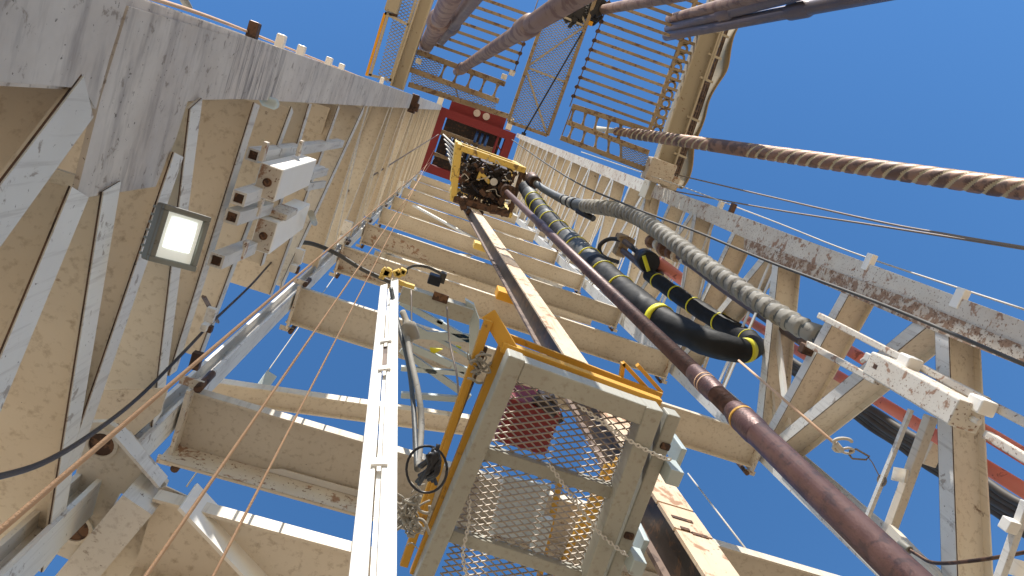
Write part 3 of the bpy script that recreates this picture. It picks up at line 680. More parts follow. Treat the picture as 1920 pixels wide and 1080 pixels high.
# two grey loops feeding it
for j, (q, rr, m, lb) in enumerate((([(1235, 520, 11), (1200, 478, 11.6), (1175, 455, 12), (1145, 448, 12.3), (1125, 460, 12.3), (1130, 480, 12.2), (1160, 492, 12)], .035, 'cable', 'dark hose coil looping out above the yellow banded hose'),
    ([(1228, 524, 11), (1192, 490, 11.5), (1168, 470, 12)], .05, 'bluepipe', 'thin grey hose running up from the top of the black service loop'),
    ([(1240, 515, 11), (1215, 490, 11.5), (1190, 468, 11.8), (1170, 452, 12)], .045, 'bluepipe', 'second thin grey hose beside the dark hose coil'))):
    k = MB(); k.tube(smooth_path([P(*p) for p in q], 8), rr, 10); tag(k.build('hose', m), lb, 'hose')
k = MB(); k.box(P(1166, 460, 12.2), (.16, .36, .3)); k.box(P(1172, 448, 12.2), (.28, .10, .3)); tag(k.build('hose_bracket', 'board', None, .02), 'dull yellow bracket behind the dark hose coil on the right side of the mast', 'bracket')
# grey wrapped rotary hose
rot = [(1000, 340, 17.4), (1022, 356, 16.6), (1052, 372, 15.6), (1085, 384, 14.5), (1120, 388, 13.5), (1160, 394, 12.5), (1200, 410, 11.5), (1250, 444, 10.3), (1310, 488, 9.2), (1375, 533, 8.3), (1440, 577, 7.6), (1500, 612, 7.1), (1558, 640, 6.8)]
path, rs = hose(rot, [.07, .08, .09, .12, .13, .13, .125, .12, .115, .11, .11, .105, .10])
path, rs = resample(path, rs, .022)
rh = thing('rotary_hose', path[-1], 'fat grey cloth wrapped hose sagging from the top drive toward the right leg', 'hose')
k = MB(); NL = len(path); ph = []
def wr2(i, a):
    if i < 150: return 1+.08*noise.noise(V((math.cos(a)*2, math.sin(a)*2, i*.06)))
    x = (i*.022/.17+.12*math.sin(a)) % 1.; return (.86+.22*x)+.05*noise.noise(V((math.cos(a)*1.5, math.sin(a)*1.5, i*.15)))
k.tube(path, rs, 20, fn=wr2)
for fi in range(len(k.f)-2):
    i = fi//20
    if 10 < i < 90 or (120 < i < 150): k.mi[fi] = 1
    elif i >= 150 and (i*.022/.17+.12*math.sin((fi % 20)*math.pi/10)) % 1. < .16: k.mi[fi] = 1  # darker material along each groove paints in its shade
k.build('cloth_wrap', ['wrap', 'greywrap_and_groove_shade'], rh)
k = MB(); k.tube([P(996, 333, 17.6), P(1004, 343, 17.2)], .14, 16); k.build('end_flange', 'iron', rh)
for i in (95, 112, 128):
    k = MB(); dr = (path[i+1]-path[i]).normalized(); k.tube([path[i]-dr*.03, path[i]+dr*.03], rs[i]*1.13, 16); k.build('strap', 'cable', rh)
k = MB(); k.tube([P(1083, 395, 14.3), P(1113, 410, 13.9)], .06, 8); k.build('loose_strap', 'cable', rh)
# hose with hammer unions behind
k = MB(); k.tube(smooth_path([P(*p) for p in ((1228, 452, 11), (1262, 474, 10.4), (1300, 500, 9.8), (1360, 545, 9), (1440, 600, 8.1), (1505, 642, 7.3))], 8), .045, 12)
kh = k.build('kelly_hose', 'bluepipe'); tag(kh, 'thin dark hose with brown and white unions below the fat grey wrapped hose', 'hose')
for (u, v, z, r, m) in ((1222, 453, 11, .10, 'rust'), (1235, 459, 10.8, .09, 'pale'), (1246, 466, 10.6, .12, 'rust'), (1258, 474, 10.4, .09, 'rust'), (1268, 480, 10.3, .085, 'plank'), (1282, 488, 10.1, .06, 'pale')):
    q = P(u, v, z); d3 = (P(u+10, v+6.5, z-.25)-q).normalized(); k = MB(); k.tube([q-d3*.07, q-d3*.04, q+d3*.04, q+d3*.07], [r*.85, r, r, r*.85], 12); k.build('union', m, kh)
k = MB(); c = P(1218, 492, 11); k.tube([c, c+V((0, 0, .35))], .16, 18); vv = k.build('choke_valve', 'cable'); tag(vv, 'black round valve body with a yellow strap behind the black hose', 'valve')
k = MB(); k.tube([P(1232, 520, 10.9), P(1216, 508, 10.9), P(1207, 480, 10.9)], .03, 8); k.build('strap', 'tape', vv)
k = MB(); k.tube([P(1232, 490, 11.1), P(1300, 540, 11.1)], .09, 14); tag(k.build('red_fitting', 'pipered'), 'short red pipe fitting behind the black hose return', 'pipe fitting')

# ------------------------------------------------------------------ standpipes and cable bundle outside the right wall
def vert(u0, v0, u1, v1, x, r, m, name, label, cat, seg=18, grp=None):
    a = PX(u0, v0, x); b = PX(u1, v1, x); k = MB(); k.tube([a, b], r, seg); o = k.build(name, m); tag(o, label, cat, grp); return o
vert(1340, 505, 1960, 879, 4.44, .056, 'pipered', 'standpipe', 'upper red standpipe beside the black cable bundle on the right', 'pipe')
vert(1340, 562, 1960, 944, 4.44, .053, 'pipered', 'standpipe', 'lower red standpipe next to the black cable bundle on the right', 'pipe')
cb = thing('cable_bundle', PX(1960, 1000, 4.9), 'thick bundle of dark grey cables running along the right side under the red pipes', 'cable bundle')
for j, (o1, rr) in enumerate(((0, .04), (11, .035), (22, .045), (33, .03), (42, .035))):
    k = MB(); pts_ = [PX(1380+20*i, 608+o1*(.45+.028*i)+i*12.6+1.5*math.sin(i*1.3+j), 4.85+.02*j) for i in range(31)]; k.tube(smooth_path(pts_, 3), rr*.9, 10); k.build('cable', 'bundle', cb)
for (u, v) in ((1752, 845), (1560, 724)):
    k = MB(); c = PX(u, v, 4.50); k.bar(c+V((0, -.13, 0)), c+V((0, .13, 0)), .05, .12, EX); tag(k.build('pipe_clamp', 'cream', None, .006), 'cream clamp across the red pipes, %s' % ('beside the channel post' if u > 1700 else 'under the pair of white tubes'), 'clamp')

# mount beam with tubes
mb_ = thing('clamp_mount', PX(1830, 790, 3.75), 'white rust streaked box beam bolted to two long tubes inside the right wall', 'mount')
p0 = PX(1648, 686, 3.75); p1 = PX(1816, 782, 3.75)
k = MB(); k.bar(p0, p1, .185, .22, EX); bx = k.build('box_beam', 'rusty', mb_, .012)
dmb = (p1-p0).normalized()
k = MB(); k.tube([p1-dmb*.0+V((.02, 0, 0)), p1+dmb*.08+V((.02, 0, 0))], .02, 10); k.build('stud', 'pale', bx)
k = MB(); k.box(p0+dmb*.12+V((-.105, -.0, 0)), (.012, .035, .05)); k.build('bolt', 'iron', bx)
for (a, b, xx) in (((1537, 592), (1850, 752), 3.9), ((1850, 755), (1960, 812), 3.9), ((1515, 645), (1645, 716), 3.8), ((1850, 815), (1960, 882), 3.8)):
    k = MB(); k.bar(PX(*a, xx), PX(*b, xx), .055, .055, EX); k.build('tube', 'rusty', mb_, .008)
for (u, v) in ((1705, 680), (1840, 760)):
    k = MB(); k.box(PX(u, v, 3.8), (.12, .1, .14)); k.build('clamp', 'white', mb_, .012)
k = MB(); k.box(PX(1632, 672, 3.9), (.08, .07, .08)); k.tube([PX(1615, 678, 3.9), PX(1632, 665, 3.9)], .02, 8); k.build('fitting', 'pale', mb_, .01)
k = MB(); k.box(PX(1512, 655, 3.95), (.12, .1, .1)); k.build('end_bracket', 'iron', mb_, .01)

# light posts lower right
lp = thing('support_post', PX(1650, 1040, 4.1), 'cream channel post with a thin angle tied beside it, below the white mount', 'post')
k = MB(); k.bar(PX(1746, 780, 4.1), PX(1648, 1050, 4.1), .085, .07, EX); k.build('channel', 'cream', lp, .006)
k = MB(); k.bar(PX(1708, 768, 3.9), PX(1618, 990, 3.9), .035, .03, EX); k.build('angle', 'pale', lp)
k = MB(); k.bar(PX(1675, 888, 4.0), PX(1700, 893, 4.0), .1, .02, EX); k.build('tie_plate', 'cream', lp)
k = MB(); c = PX(1655, 905, 3.9)
for j in range(4): 
    ang = [c+V((0, .035*math.cos(t*.7+j)-.01, .035*math.sin(t*.7+j)+.012*j)) for t in range(10)]; k.tube(ang, .005, 6)
k.build('wire_tie', 'wire', lp)
k = MB(); k.tube(smooth_path([PX(1693, 1022, 3.7), PX(1720, 1040, 3.7), PX(1757, 1056, 3.7), PX(1850, 1048, 3.7), PX(1960, 1028, 3.7)], 6), .012, 8); tag(k.build('hydraulic_line', 'iron'), 'bent brown steel line crossing the bottom right corner', 'pipe')
k = MB(); k.tube([PX(1688, 1018, 3.7), PX(1706, 1032, 3.7)], .028, 10); k.box(PX(1690, 1045, 3.75), (.06, .09, .12)); tag(k.build('pipe_fitting', 'lampbody', None, .006), 'grey elbow fitting on the end of the bent brown line', 'fitting')
gs = thing('guard_stanchion', PX(1885, 1080, 3.5), 'white stanchion with a square block on top in the bottom right corner', 'stanchion')
k = MB(); k.bar(PX(1925, 940, 3.6), PX(1865, 1110, 3.6), .05, .04, EX); k.build('post', 'pale', gs, .004)
k = MB(); k.box(PX(1893, 985, 3.55), (.07, .07, .07)); k.build('block', 'white', gs, .005)
k = MB(); k.bar(PX(1890, 1060, 3.7), PX(1960, 1080, 3.7), .09, .04, EX); k.build('arm', 'cream', gs)
# lower right leg brace that comes up behind the pipe
k = MB(); k.hbeam(PX(1480, 880, 4.05), PX(1720, 1120, 4.05), EX, .1, .16, .012, .01); k.build('side_brace', 'cream', mast)
k = MB(); k.bar(PX(1665, 1000, 3.95), PX(1760, 1100, 3.95), .14, .05, EX); k.build('side_brace', 'cream', mast)

# ------------------------------------------------------------------ stabbing board (mesh cage)
CZ = 3.4
sb = thing('stabbing_board', P(1020, 900, CZ), 'grey framed stabbing board platform of expanded mesh with yellow rails', 'platform')
def c3(u, v, dz=0): return P(u, v, CZ+dz)
o0, o1, o2 = c3(958, 690), c3(1222, 782), c3(790, 1110)
k = MB(); k.bar(c3(968, 664), c3(780, 1110), .085, .12); k.build('side_beam', 'duck', sb, .008)
k = MB(); k.bar(c3(975, 690), c3(1215, 776), .10, .12); k.build('front_beam', 'duck', sb, .008)
k = MB(); k.bar(c3(1222, 758), c3(1095, 1110), .09, .14); k.build('side_beam', 'duck', sb, .008)
k = MB(); k.bar(c3(1262, 775), c3(1135, 1110), .07, .10, off=(0, .02)); k.build('side_beam', 'duck', sb, .008)
k = MB(); k.bar(c3(905, 845, .03), c3(1160, 925, .03), .065, .06); k.build('cross_bar', 'duck', sb, .006)
k = MB(); k.bar(c3(845, 1000, .03), c3(1110, 1085, .03), .065, .06); k.build('cross_bar', 'duck', sb, .006)
for (u, v) in ((1258, 885), (1190, 1052)):
    k = MB(); k.box(c3(u, v, -.06), (.07, .08, .14)); k.box(c3(u+8, v-42, .1), (.03, .1, .2)); k.build('bracket', 'zinc', sb, .005)
    k = MB(); k.box(c3(u-12, v-50, -.02), (.05, .035, .05)); k.build('roller', 'iron', sb, .008)
ee = (o1-o0); ff = c3(815, 1115)-o0
k = MB(); expanded(k, o0+EZ*.045, ee, ff, .036, .0185, .0055, .009); k.build('expanded_mesh', 'meshsteel', sb)
k = MB(); k.bar(c3(940, 648, .12), c3(1236, 756, .12), .05, .06); k.build('yellow_rail', 'yellow', sb, .004)
k = MB(); k.bar(c3(945, 628, .26), c3(1240, 742, .26), .03, .02); k.build('yellow_rail', 'yellow', sb)
for (a, b, w_) in (((916, 600), (757, 1060), .042), ((945, 640), (775, 1075), .04), ((905, 620), (790, 985), .03)):
    k = MB(); k.bar(c3(*a, .16), c3(*b, .05), w_, .04); k.build('yellow_rail', 'yellow', sb, .004)
k = MB(); k.bar(c3(916, 588, .2), c3(962, 665, .1), .075, .03); k.build('yellow_rail', 'yellow', sb, .004)
k = MB(); k.bar(c3(910, 650, .22), c3(835, 840, .18), .025, .03); k.build('gas_strut', 'railbrown', sb)
k = MB()
for (a, b) in (((1168, 680), (1235, 752)), ((1168, 680), (1160, 742)), ((1195, 684), (1240, 735))): k.bar(c3(*a, .3), c3(*b, .3), .02, .035)
k.build('yellow_bracket', 'yellow', sb)
k = MB()
for (a, b) in (((1140, 870), (1030, 1110)), ((1050, 900), (1005, 1110)), ((1160, 860), (1090, 1010))):
    pa = c3(*a, .35); pbb = c3(*b, .35); k.bar(pa, pbb, .03, .03)
k.build('yellow_rail', 'yellow', sb)
# chain
def chain(pts, label, r=.004, link=.028, m='pale'):
    path = smooth_path(pts, 10); L = sum((path[i+1]-path[i]).length for i in range(len(path)-1))
    path, _ = resample(path, [0]*len(path), link*.72); k = MB()
    for i in range(len(path)-1):
        d_ = (path[i+1]-path[i]).normalized(); s_ = d_.cross(EZ if i % 2 else EX).normalized(); c = (path[i]+path[i+1])/2
        ring = [c+d_*(math.cos(t*math.pi/4)*link*.5)+s_*(math.sin(t*math.pi/4)*link*.28) for t in range(9)]
        k.tube(ring, r, 5, cap=False)
    tag(k.build('chain', m), label, 'chain')
chain([c3(1085, 760, -.05), c3(1170, 820, -.07), c3(1235, 855, -.09), c3(1262, 862, -.1)], 'steel chain looped over the right beam of the mesh platform')
chain([c3(1030, 870, -.05), c3(1075, 935, -.06), c3(1125, 1000, -.08), c3(1180, 1045, -.1)], 'steel chain crossing the lower right mesh of the platform')
chain([c3(880, 930, -.02), c3(878, 985, -.02), c3(868, 1040, -.03), c3(880, 1100, -.03)], 'pale chain hanging on the mesh beside the left platform beam')
# things seen above the mesh
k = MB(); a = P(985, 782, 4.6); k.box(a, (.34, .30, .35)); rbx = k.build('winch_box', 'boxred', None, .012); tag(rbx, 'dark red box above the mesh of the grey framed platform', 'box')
k = MB(); k.tube([P(1005, 745, 4.45), P(1040, 775, 4.45)], .04, 12); k.box(P(1020, 750, 4.5), (.1, .08, .1)); k.tube([P(1030, 740, 4.5), P(1050, 790, 4.5)], .03, 10); k.build('motor', 'dark', rbx)
k = MB(); k.box(P(975, 955, 3.66), (.26, .34, .02), Matrix.Rotation(-.1, 3, 'Z')); k.box(P(1012, 1010, 3.64), (.08, .26, .04), Matrix.Rotation(-.1, 3, 'Z')); tag(k.build('base_panel', 'bright', None, .005), 'pale grey blue panel seen through the lower mesh', 'panel')
k = MB(); rn = random.Random(9)
def rag(u, v, z, n, s, m, label, name='rag'):
    k = MB(); rn = random.Random(u)
    for j in range(n):
        p = P(u+rn.gauss(0, s*.8), v+rn.gauss(0, s*3), z); q = [p]
        for i in range(3): q.append(q[-1]+V((rn.uniform(-.04, .04), rn.uniform(-.04, .04), rn.uniform(-.03, .03))))
        k.tube(smooth_path(q, 3), [.003+.005*rn.random()]*10, 6)
    return tag(k.build(name, m), label, 'rag')
rag(768, 960, 3.1, 40, 8, 'rag', 'frayed grey rags tied beside the white boom at the lower left of the platform')
rag(900, 690, 3.5, 14, 4, 'rag', 'frayed grey rope knot on the upper yellow rail')
k = MB()
c = P(795, 870, 3.0); n = 26
k.tube([P(800+38*math.cos(2*math.pi*i/n)*(1-.0*i), 880+44*math.sin(2*math.pi*i/n), 3.0+.004*i) for i in range(n+1)], .006, 6, cap=False)
tag(k.build('cable_loop', 'cable'), 'thin black cable hoop next to the white boom', 'cable')
k = MB(); 
for j in range(14): 
    rn2 = random.Random(j); k.tube(smooth_path([P(785+rn2.uniform(-10, 35), 895+rn2.uniform(-25, 15), 3.03), P(810+rn2.uniform(-10, 15), 870+rn2.uniform(-20, 20), 3.0), P(820+rn2.uniform(-8, 8), 850+rn2.uniform(-20, 20), 3.03)], 4), .009, 6)
tag(k.build('cable_coil', 'cable'), 'tangled black cable clump behind the yellow rails', 'cable')

# ------------------------------------------------------------------ white boom (pair of channels)
bt = thing('boom', P(700, 1080, 2.2), 'bright white twin channel boom rising at the bottom centre', 'boom')
def bp(f, side):   # f 0 bottom .. 1 top ; side 0..1 across
    z = 1/lerp(1/2.2, 1/5.4, f) if False else lerp(2.2, 5.4, f)
    a = P(653, 1085, 2.2); b = P(714, 527, 5.4); c = P(744, 1085, 2.2); d_ = P(747, 518, 5.4)
    return lerp(lerp(a, b, f), lerp(c, d_, f), side)
k = MB()
def strip(k, s0, s1, dep, f0=-.1, f1=1.0, dz=0):
    a, b, c, d_ = bp(f0, s0), bp(f0, s1), bp(f1, s1), bp(f1, s0); nn = (b-a).cross(d_-a).normalized()
    if nn.y < 0: nn = -nn
    k.poly([x+nn*dz for x in (a, b, c, d_)], nn*dep)
for (s0, s1, name) in ((0, .40, 'channel'), (.57, 1., 'channel')):
    k = MB(); strip(k, s0, s1, .06, f1=1.0 if s0 else .97); k.build(name, 'white', bt, .006)
k = MB(); strip(k, .44, .56, .03, f1=.96, dz=.03); k.build('inner_rod', 'white', bt)
for f_ in (.21, .50, .62):
    k = MB(); strip(k, .28, .74, .012, f_, f_+.015, -.013); k.build('lacing_bar', 'white', bt)
k = MB(); strip(k, .36, .6, .05, .54, .62, .02); k.build('dark_gap_plate', 'railbrown', bt)
k = MB(); rn = random.Random(2)
for j in range(12): k.box(P(728+rn.gauss(4, 10), 511+rn.gauss(0, 4), 5.4), (.045, .04, .05), Matrix.Rotation(rn.random()*3, 3, 'Z'))
k.box(P(760, 533, 5.4), (.14, .03, .05)); k.build('head_fitting', 'tdyellow', bt, .006)
for j, (q, r, m, lb) in enumerate((([(733, 540, 5), (745, 600, 4.8), (765, 680, 4.4), (775, 760, 4), (782, 880, 3.4)], .014, 'greywrap_and_groove_shade', 'grey hose draped down along the white boom'),
      ([(758, 590, 4.8), (768, 660, 4.4), (785, 740, 4), (790, 800, 3.8), (783, 880, 3.4)], .017, 'wrap', 'pale sheathed hose hanging right of the white boom'),
      ([(771, 545, 5.2), (773, 700, 4.6), (776, 860, 3.9)], .006, 'wire', 'thin straight steel line hanging just right of the white boom'))):
    k = MB(); k.tube(smooth_path([P(*p) for p in q], 8), r, 10); tag(k.build('hose' if j < 2 else 'wire', m), lb, 'hose' if j < 2 else 'wire')
k = MB(); k.tube(smooth_path([P(*p) for p in ((838, 575, 6), (843, 640, 5.8), (856, 700, 5.5), (860, 745, 5.3))], 6), .008, 6); tag(k.build('wire', 'wire'), 'wavy thin cable hanging below the blue box on the beam', 'wire')
k = MB(); c = P(762, 610, 4.6); k.tube(smooth_path([P(755, 585, 4.7), P(765, 610, 4.6), P(772, 632, 4.6), P(764, 640, 4.6)], 5), [.02]*5+[.05]*6+[.02]*5, 10); tag(k.build('bagged_plug', 'rag'), 'grey bagged plug tied to the hose by the white boom', 'bag')

# frame with slats behind the boom
fz = 6.3
lf = thing('lift_frame', P(880, 640, fz), 'pale blue grey lattice frame under the second cross beam right of the white boom', 'frame')
def f3(u, v, dz=0): return P(u, v, fz+dz)
k = MB(); k.bar(f3(752, 548), f3(884, 592), .14, .14); k.build('head_beam', 'duck', lf, .006)
k = MB(); k.box(f3(826, 558, -.08), (.13, .07, .02)); k.build('opening', 'hole', lf)
k = MB(); k.poly([f3(872, 562, -.02), f3(889, 572, -.02), f3(899, 600, -.02), f3(900, 660, -.02), f3(880, 690, -.02), f3(880, 600, -.02)], V((0, 0, .09))); k.build('end_cheek', 'zinc', lf, .006)
for a, b, w_ in (((750, 565), (885, 640), .05), ((765, 603), (885, 672), .03), ((765, 625), (888, 634), .07), ((760, 645), (885, 700), .06), ((752, 655), (880, 745), .055), ((760, 575), (830, 605), .03), ((752, 690), (870, 700), .04), ((752, 740), (862, 748), .05)):
    k = MB(); k.bar(f3(*a, .06), f3(*b, .06), w_, .05); k.build('slat', 'zinc', lf)
k = MB()
k.poly([f3(806, 652, .05), f3(830, 655, .05), f3(815, 663, .05), f3(808, 668, .05)], V((0, 0, .02)))
k.box(f3(858, 655, .1), (.05, .06, .02)); tag(k.build('yellow_tag', 'tape'), 'small yellow tag below the pale lattice frame', 'tag')
# blue-black junction box on beam
k = MB(); k.box(P(815, 524, 6.5), (.11, .085, .12), Matrix.Rotation(.0, 3, 'Z')); jb = k.build('junction_box', 'cable', None, .008); tag(jb, 'small black sensor box with cable under the cross beam', 'box')
k = MB(); k.box(P(830, 520, 6.5), (.05, .09, .1)); k.tube(smooth_path([P(*p) for p in ((828, 514, 6.4), (805, 502, 6.4), (780, 498, 6.4), (764, 504, 6.45), (762, 512, 6.5))], 6), .012, 6); k.build('cable', 'bundle', jb)

# ------------------------------------------------------------------ boxes on the left wall
def wallbox(pts, xf, length, label, extra=None):
    """pts: the four photo corners of the downward face (front-left, front-right, rear-right, rear-left)"""
    fr = PX(*pts[1], xf); z = fr.z; c = [P(*p, z) for p in pts]
    x0 = (c[0].x+c[3].x)/2; x1 = (c[1].x+c[2].x)/2; y0 = (c[0].y+c[1].y)/2; y1 = (c[2].y+c[3].y)/2
    t = thing('equipment_box', V((x0, (y0+y1)/2, z)), label, 'box', 'white steel boxes bracketed to the left wall')
    k = MB(); k.box(V(((x0+x1)/2, (y0+y1)/2, z+length/2)), (x1-x0, y1-y0, length)); k.build('body', 'white', t, .006)
    k = MB(); k.box(V(((x0+x1)/2, (y0+y1)/2, z-.004)), (x1-x0-.01, y1-y0-.01, .008)); k.build('end_cap', 'rusty', t, .002)
    k = MB(); k.tube([V(((x0+x1)/2, (y0+y1)/2, z-.03)), V(((x0+x1)/2, (y0+y1)/2, z))], .012, 12); k.tube([V(((x0+x1)/2, (y0+y1)/2, z-.012)), V(((x0+x1)/2, (y0+y1)/2, z))], .022, 12); k.build('plug', 'hole', t)
    return t, (x0, x1, y0, y1, z)
t1, e1 = wallbox([(491, 304), (534, 319), (512, 379), (470, 365)], -.66, .95, 'upper white steel box with a sunlit top, on the left wall brackets')
t2, e2 = wallbox([(483, 408), (523, 417), (504, 477), (467, 466)], -.66, .95, 'lower white steel box with a hatch plate, on the left wall brackets')
k = MB(); x0, x1, y0, y1, z = e2; k.box(V(((x0+x1)/2+.02, y0-.02, z+.25)), (.10, .035, .30)); k.build('hatch_plate', 'rusty', t2, .004)
def sqtube(p, q, w, m='pale', name='bracket_arm', parent=None):
    k = MB(); a = V(p); b = V(q)
    ax, u_, n_ = basis(b-a, EX); t_ = w*.16
    for s1, s2, ww, hh in ((0, w/2-t_/2, w, t_), (0, -w/2+t_/2, w, t_), (w/2-t_/2, 0, t_, w-2*t_), (-w/2+t_/2, 0, t_, w-2*t_)): k.bar(a, b, ww, hh, EX, (s1, s2))
    o = k.build(name, m, parent); h_ = MB(); h_.bar(a+ax*.012, a+ax*.03, w*.66, w*.66, EX); h_.build('dark_bore_plate', 'hole', o)  # dark plate inside the open end paints the shade of the hollow
    return o
br = thing('bracket_frame', PX(440, 400, -.8), 'four open square tube arms holding the two white boxes off the left wall', 'bracket')
for (u0, v0, u1, v1, xx) in ((474, 291, 638, 268, -.83), (447, 372, 600, 318, -.76), (434, 407, 500, 388, -.76), (405, 489, 470, 462, -.76)):
    sqtube(PX(u0, v0, xx), PX(u1, v1, xx), .062, parent=br)
for (u, v) in ((495, 284), (562, 278), (487, 388), (458, 468)):
    k = MB(); k.box(PX(u, v, -.73), (.02, .09, .05)); k.build('clip', 'rusty', br, .003)
k = MB(); k.bar(PX(578, 330, -.7), PX(612, 322, -.7), .05, .02, EX); k.bar(PX(575, 350, -.7), PX(608, 345, -.7), .05, .02, EX); k.build('clip', 'pale', br)
k = MB(); k.tube([PX(583, 400, -.6), PX(590, 418, -.6)], .02, 10); tag(k.build('pulley', 'duck'), 'small grey pulley just right of the lower white box', 'pulley')

k = MB(); c = PX(506, 192, -.86); k.tube([c-EX*.05, c-EX*.03, c+EX*.03, c+EX*.045], [.01, .028, .028, .012], 14); tag(k.build('bulkhead_lamp', 'zinc'), 'small unlit capsule lamp under the left front leg above the boxes', 'lamp')
k = MB(); p_ = PX(604, 222, -.95); k.box(p_, (.14, .22, .5)); k.build('stiffener_box', 'cream', mast, .006)
# small brackets at the left rear leg
for i, (u, v) in enumerate(((560, 480), (650, 428), (745, 352), (395, 590))):
    pp = PX(u, v, -.8); k = MB(); s_ = .05*pp.z/5
    k.box(pp, (s_*1.2, s_*2, s_)); k.box(pp+V((0, s_*1.4, -s_)), (s_*.8, s_, s_*2)); k.build('leg_bracket', 'white' if i % 2 == 0 else 'pale', mast, .004)
    k = MB(); k.box(pp+V((.02, s_*1.7, -s_*.6)), (s_*.7, s_*.9, s_)); k.build('latch_hook', 'iron', mast, .004)
k = MB(); k.bar(PX(382, 556, -.86), PX(408, 604, -.86), .012, .02, EX); k.build('latch_hook', 'railbrown', mast)
k = MB(); k.box(PX(368, 676, -.82), (.05, .09, .05)); k.build('latch_hook', 'iron', mast, .004)

# ------------------------------------------------------------------ flood light
fl_c = PX(334, 446, -.70)
ft = thing('floodlight', fl_c, 'lit rectangular floodlight with a grey cast body on the left wall', 'floodlight')
nF = (-fl_c).normalized(); nF = (nF+V((.55, 0, .0))).normalized()
def onF(u, v): d = ray(u, v); return d*(fl_c.dot(nF)/d.dot(nF))
uF = (onF(353, 394)-onF(322, 496)).normalized(); vF = nF.cross(uF).normalized()
def fbox(cu, cv, cn, du, dv, dn):
    k = MB(); c = fl_c+uF*cu+vF*cv+nF*cn
    R3 = Matrix((uF, vF, nF)).transposed(); k.box(c, (du, dv, dn), R3); return k
sc_ = fl_c.length/FP
fbox(0, 0, -.02, 100*sc_, 84*sc_, .05).build('housing', 'lampbody', ft, .008)
k = MB(); Wf, Hf = 84*sc_, 100*sc_; R3 = Matrix((uF, vF, nF)).transposed()
for (cu, cv, du, dv) in ((Hf/2-.01, 0, .018, Wf), (-Hf/2+.01, 0, .018, Wf), (0, Wf/2-.01, Hf-.037, .018), (0, -Wf/2+.01, Hf-.037, .018)):
    k.box(fl_c+uF*cu+vF*cv+nF*.012, (du, dv, .02), R3)
k.build('bezel', 'lampbody', ft, .004)
fbox(0, 0, .0065, Hf-.04, Wf-.04, .004).build('lens', 'lens', ft)
fbox(.012, 0, .0105, Hf-.085, Wf-.07, .003).build('lamp', 'lit', ft, .003)
k = MB()
for j in range(7): k.box(fl_c+uF*(-Hf/2+.015+j*Hf/7.2)-nF*.065, (.008, Wf*.85, .05), R3)
k.build('cooling_fin', 'lampbody', ft)
k = MB(); k.box(fl_c+uF*.02-vF*0-nF*.11, (.10, .07, .06), R3); k.build('ballast', 'iron', ft, .01)
k = MB()
for sg in (-1, 1): k.box(fl_c+uF*.035*sg-nF*.12, (.02, .03, .12), R3)
k.build('yoke', 'lampbody', ft, .003)

# ------------------------------------------------------------------ ropes, cables, wires
def line(pts, r, m, name, label, cat, n=6, seg=8):
    k = MB(); k.tube(smooth_path([P(*p) for p in pts], n) if len(pts) > 2 else [P(*p) for p in pts], r, seg); return tag(k.build(name, m), label, cat)
line([(-20, 1010, 2.2), (300, 735, 4.2), (745, 350, 22)], .009, 'rope', 'rope', 'thick tan rope along the left rear leg, leftmost of the tan ropes', 'rope') if False else None
def sline(u0, v0, z0, u1, v1, z1, r, m, name, label, cat):
    k = MB(); k.tube([P(u0, v0, z0), P(u1, v1, z1)], r, 10); return tag(k.build(name, m), label, cat)
sline(-25, 1016, 1.22, 815, 297, 42, .0065, 'rope', 'rope', 'thickest tan rope, running from the left edge up along the left rear leg', 'rope')
sline(262, 1097, 1.7, 815, 295, 42, .0058, 'rope', 'rope', 'tan rope left of the white boom, the left one of a pair', 'rope')
sline(385, 1109, 1.8, 815, 279, 42, .0045, 'rope', 'rope', 'thinner tan rope between the left tan rope and the white boom', 'rope')
sline(350, 912, 5.2, 640, 500, 12, .006, 'palewire', 'wire', 'thin pale wire behind the left ropes crossing the blue gap', 'wire')
k = MB(); c = P(497, 716, 6.2); k.bar(P(484, 737, 6.2), P(508, 703, 6.4), .1, .06); tag(k.build('counterweight', 'zinc', None, .005), 'small pale block on the thin wire left of the tan ropes', 'weight')
line([(-20, 898, 1.5), (80, 868, 1.8), (170, 815, 2.2), (260, 745, 2.8), (340, 665, 3.3), (400, 602, 4), (470, 535, 5), (520, 480, 6), (556, 452, 6.8)], .0075, 'cable', 'cable', 'black cable curving from the left edge up past the lower white box', 'cable')
line([(552, 454, 6.8), (585, 457, 6.7), (630, 475, 6.6), (680, 505, 6.5), (735, 530, 6.4)], .02, 'bundle', 'cable', 'thick black cable under the cross beam left of the white boom', 'cable')
sline(585, 400, 8, 822, 252, 36, .014, 'wire', 'wire', 'thin dark wire crossing the upper left wall toward the crown', 'wire')
line([(270, -8, 2.0), (420, 42, 3), (560, 98, 5.5), (690, 150, 10), (800, 195, 26)], .006, 'rope', 'rope', 'tan rope along the outer edge of the left front leg', 'rope')
k = MB(); k.tube(smooth_path([PX(338, -12, -1.), PX(348, 5, -1.), PX(354, 16, -1.)], 4), .014, 8); tag(k.build('hose_end', 'lampbody'), 'short grey hose end at the top edge behind the left front leg', 'hose')
line([(1262, 326, 14), (1440, 368, 10.5), (1640, 414, 8), (1780, 440, 6.8), (1935, 466, 6)], .012, 'wire', 'guy_wire', 'upper dark wire of the pair meeting at the right edge', 'wire')
line([(1262, 358, 14), (1440, 391, 10.5), (1650, 424, 8), (1790, 446, 6.8), (1935, 469, 6)], .012, 'wire', 'guy_wire', 'lower dark wire of the pair meeting at the right edge', 'wire')
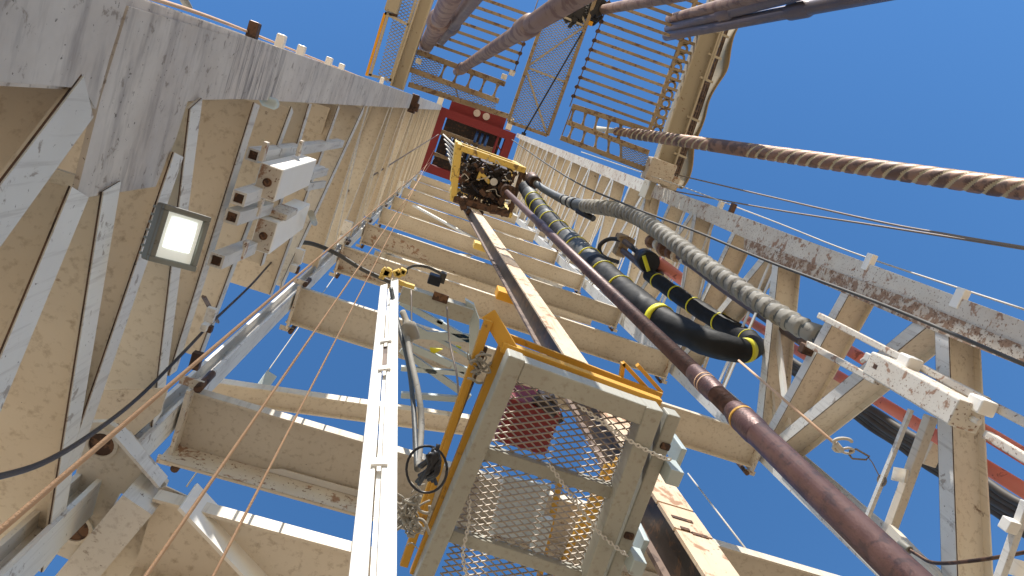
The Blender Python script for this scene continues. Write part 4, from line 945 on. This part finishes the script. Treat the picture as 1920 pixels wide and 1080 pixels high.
line([(1090, 285, 16), (1265, 345, 13), (1440, 411, 10), (1600, 474, 8), (1935, 585, 5.2)], .009, 'palewire', 'guy_wire', 'thin wire just above the right front leg', 'wire')
line([(960, 262, 24), (1060, 330, 14), (1170, 382, 11), (1300, 432, 9), (1440, 490, 7.4), (1660, 573, 5.6), (1935, 690, 4.2)], .014, 'bundle', 'cable', 'dark cable running under the right front leg to the right edge', 'cable')
sline(1060, 262, 15, 1200, 318, 13.6, .012, 'wire', 'wire', 'short dark line between the diving board and the right racking board', 'wire')
sline(1385, 676, 6.9, 1566, 832, 4.6, .011, 'rope', 'rope', 'brown tag rope from the black service loop to the steel hook', 'rope')
hk = thing('hook', P(1575, 832, 4.6), 'forged steel hook hanging on the end of the brown tag rope', 'hook')
def arc(cu, cv, ru, rv, a0, a1, z, n=12): return [P(cu+ru*math.cos(lerp(a0, a1, i/n)), cv+rv*math.sin(lerp(a0, a1, i/n)), z) for i in range(n+1)]
k = MB(); k.tube(arc(1580, 829, 17, 7, 0, -math.pi*1.15, 4.6)+arc(1572, 838, 10, 8, math.pi*.9, math.pi*.4, 4.6, 5), .012, 8); k.tube([P(1566, 832, 4.6), P(1578, 845, 4.6)], .022, 10); k.tube(arc(1590, 845, 11, 5, 0, 2*math.pi, 4.6), .009, 8); k.build('hook_body', 'palewire', hk)
k = MB(); k.tube([P(*p) for p in ((1592, 846, 4.6), (1605, 842, 4.6), (1630, 856, 4.6), (1624, 862, 4.6), (1598, 860, 4.6), (1592, 852, 4.6))], .007, 6); k.build('carabiner', 'wire', hk)
k = MB(); k.tube(smooth_path([P(*p) for p in ((1628, 858, 4.6), (1636, 868, 4.6), (1642, 880, 4.6), (1650, 895, 4.6))], 4), .004, 6); k.build('lanyard', 'wire', hk)
sline(1290, 888, 7.5, 1408, 1042, 5, .008, 'palewire', 'wire', 'pale thin wire crossing the blue gap right of the guide rail', 'wire')
sline(1250, 655, 9, 1350, 740, 7.5, .009, 'wire', 'wire', 'thin dark wire below the black service loop, right of the drill pipe', 'wire')
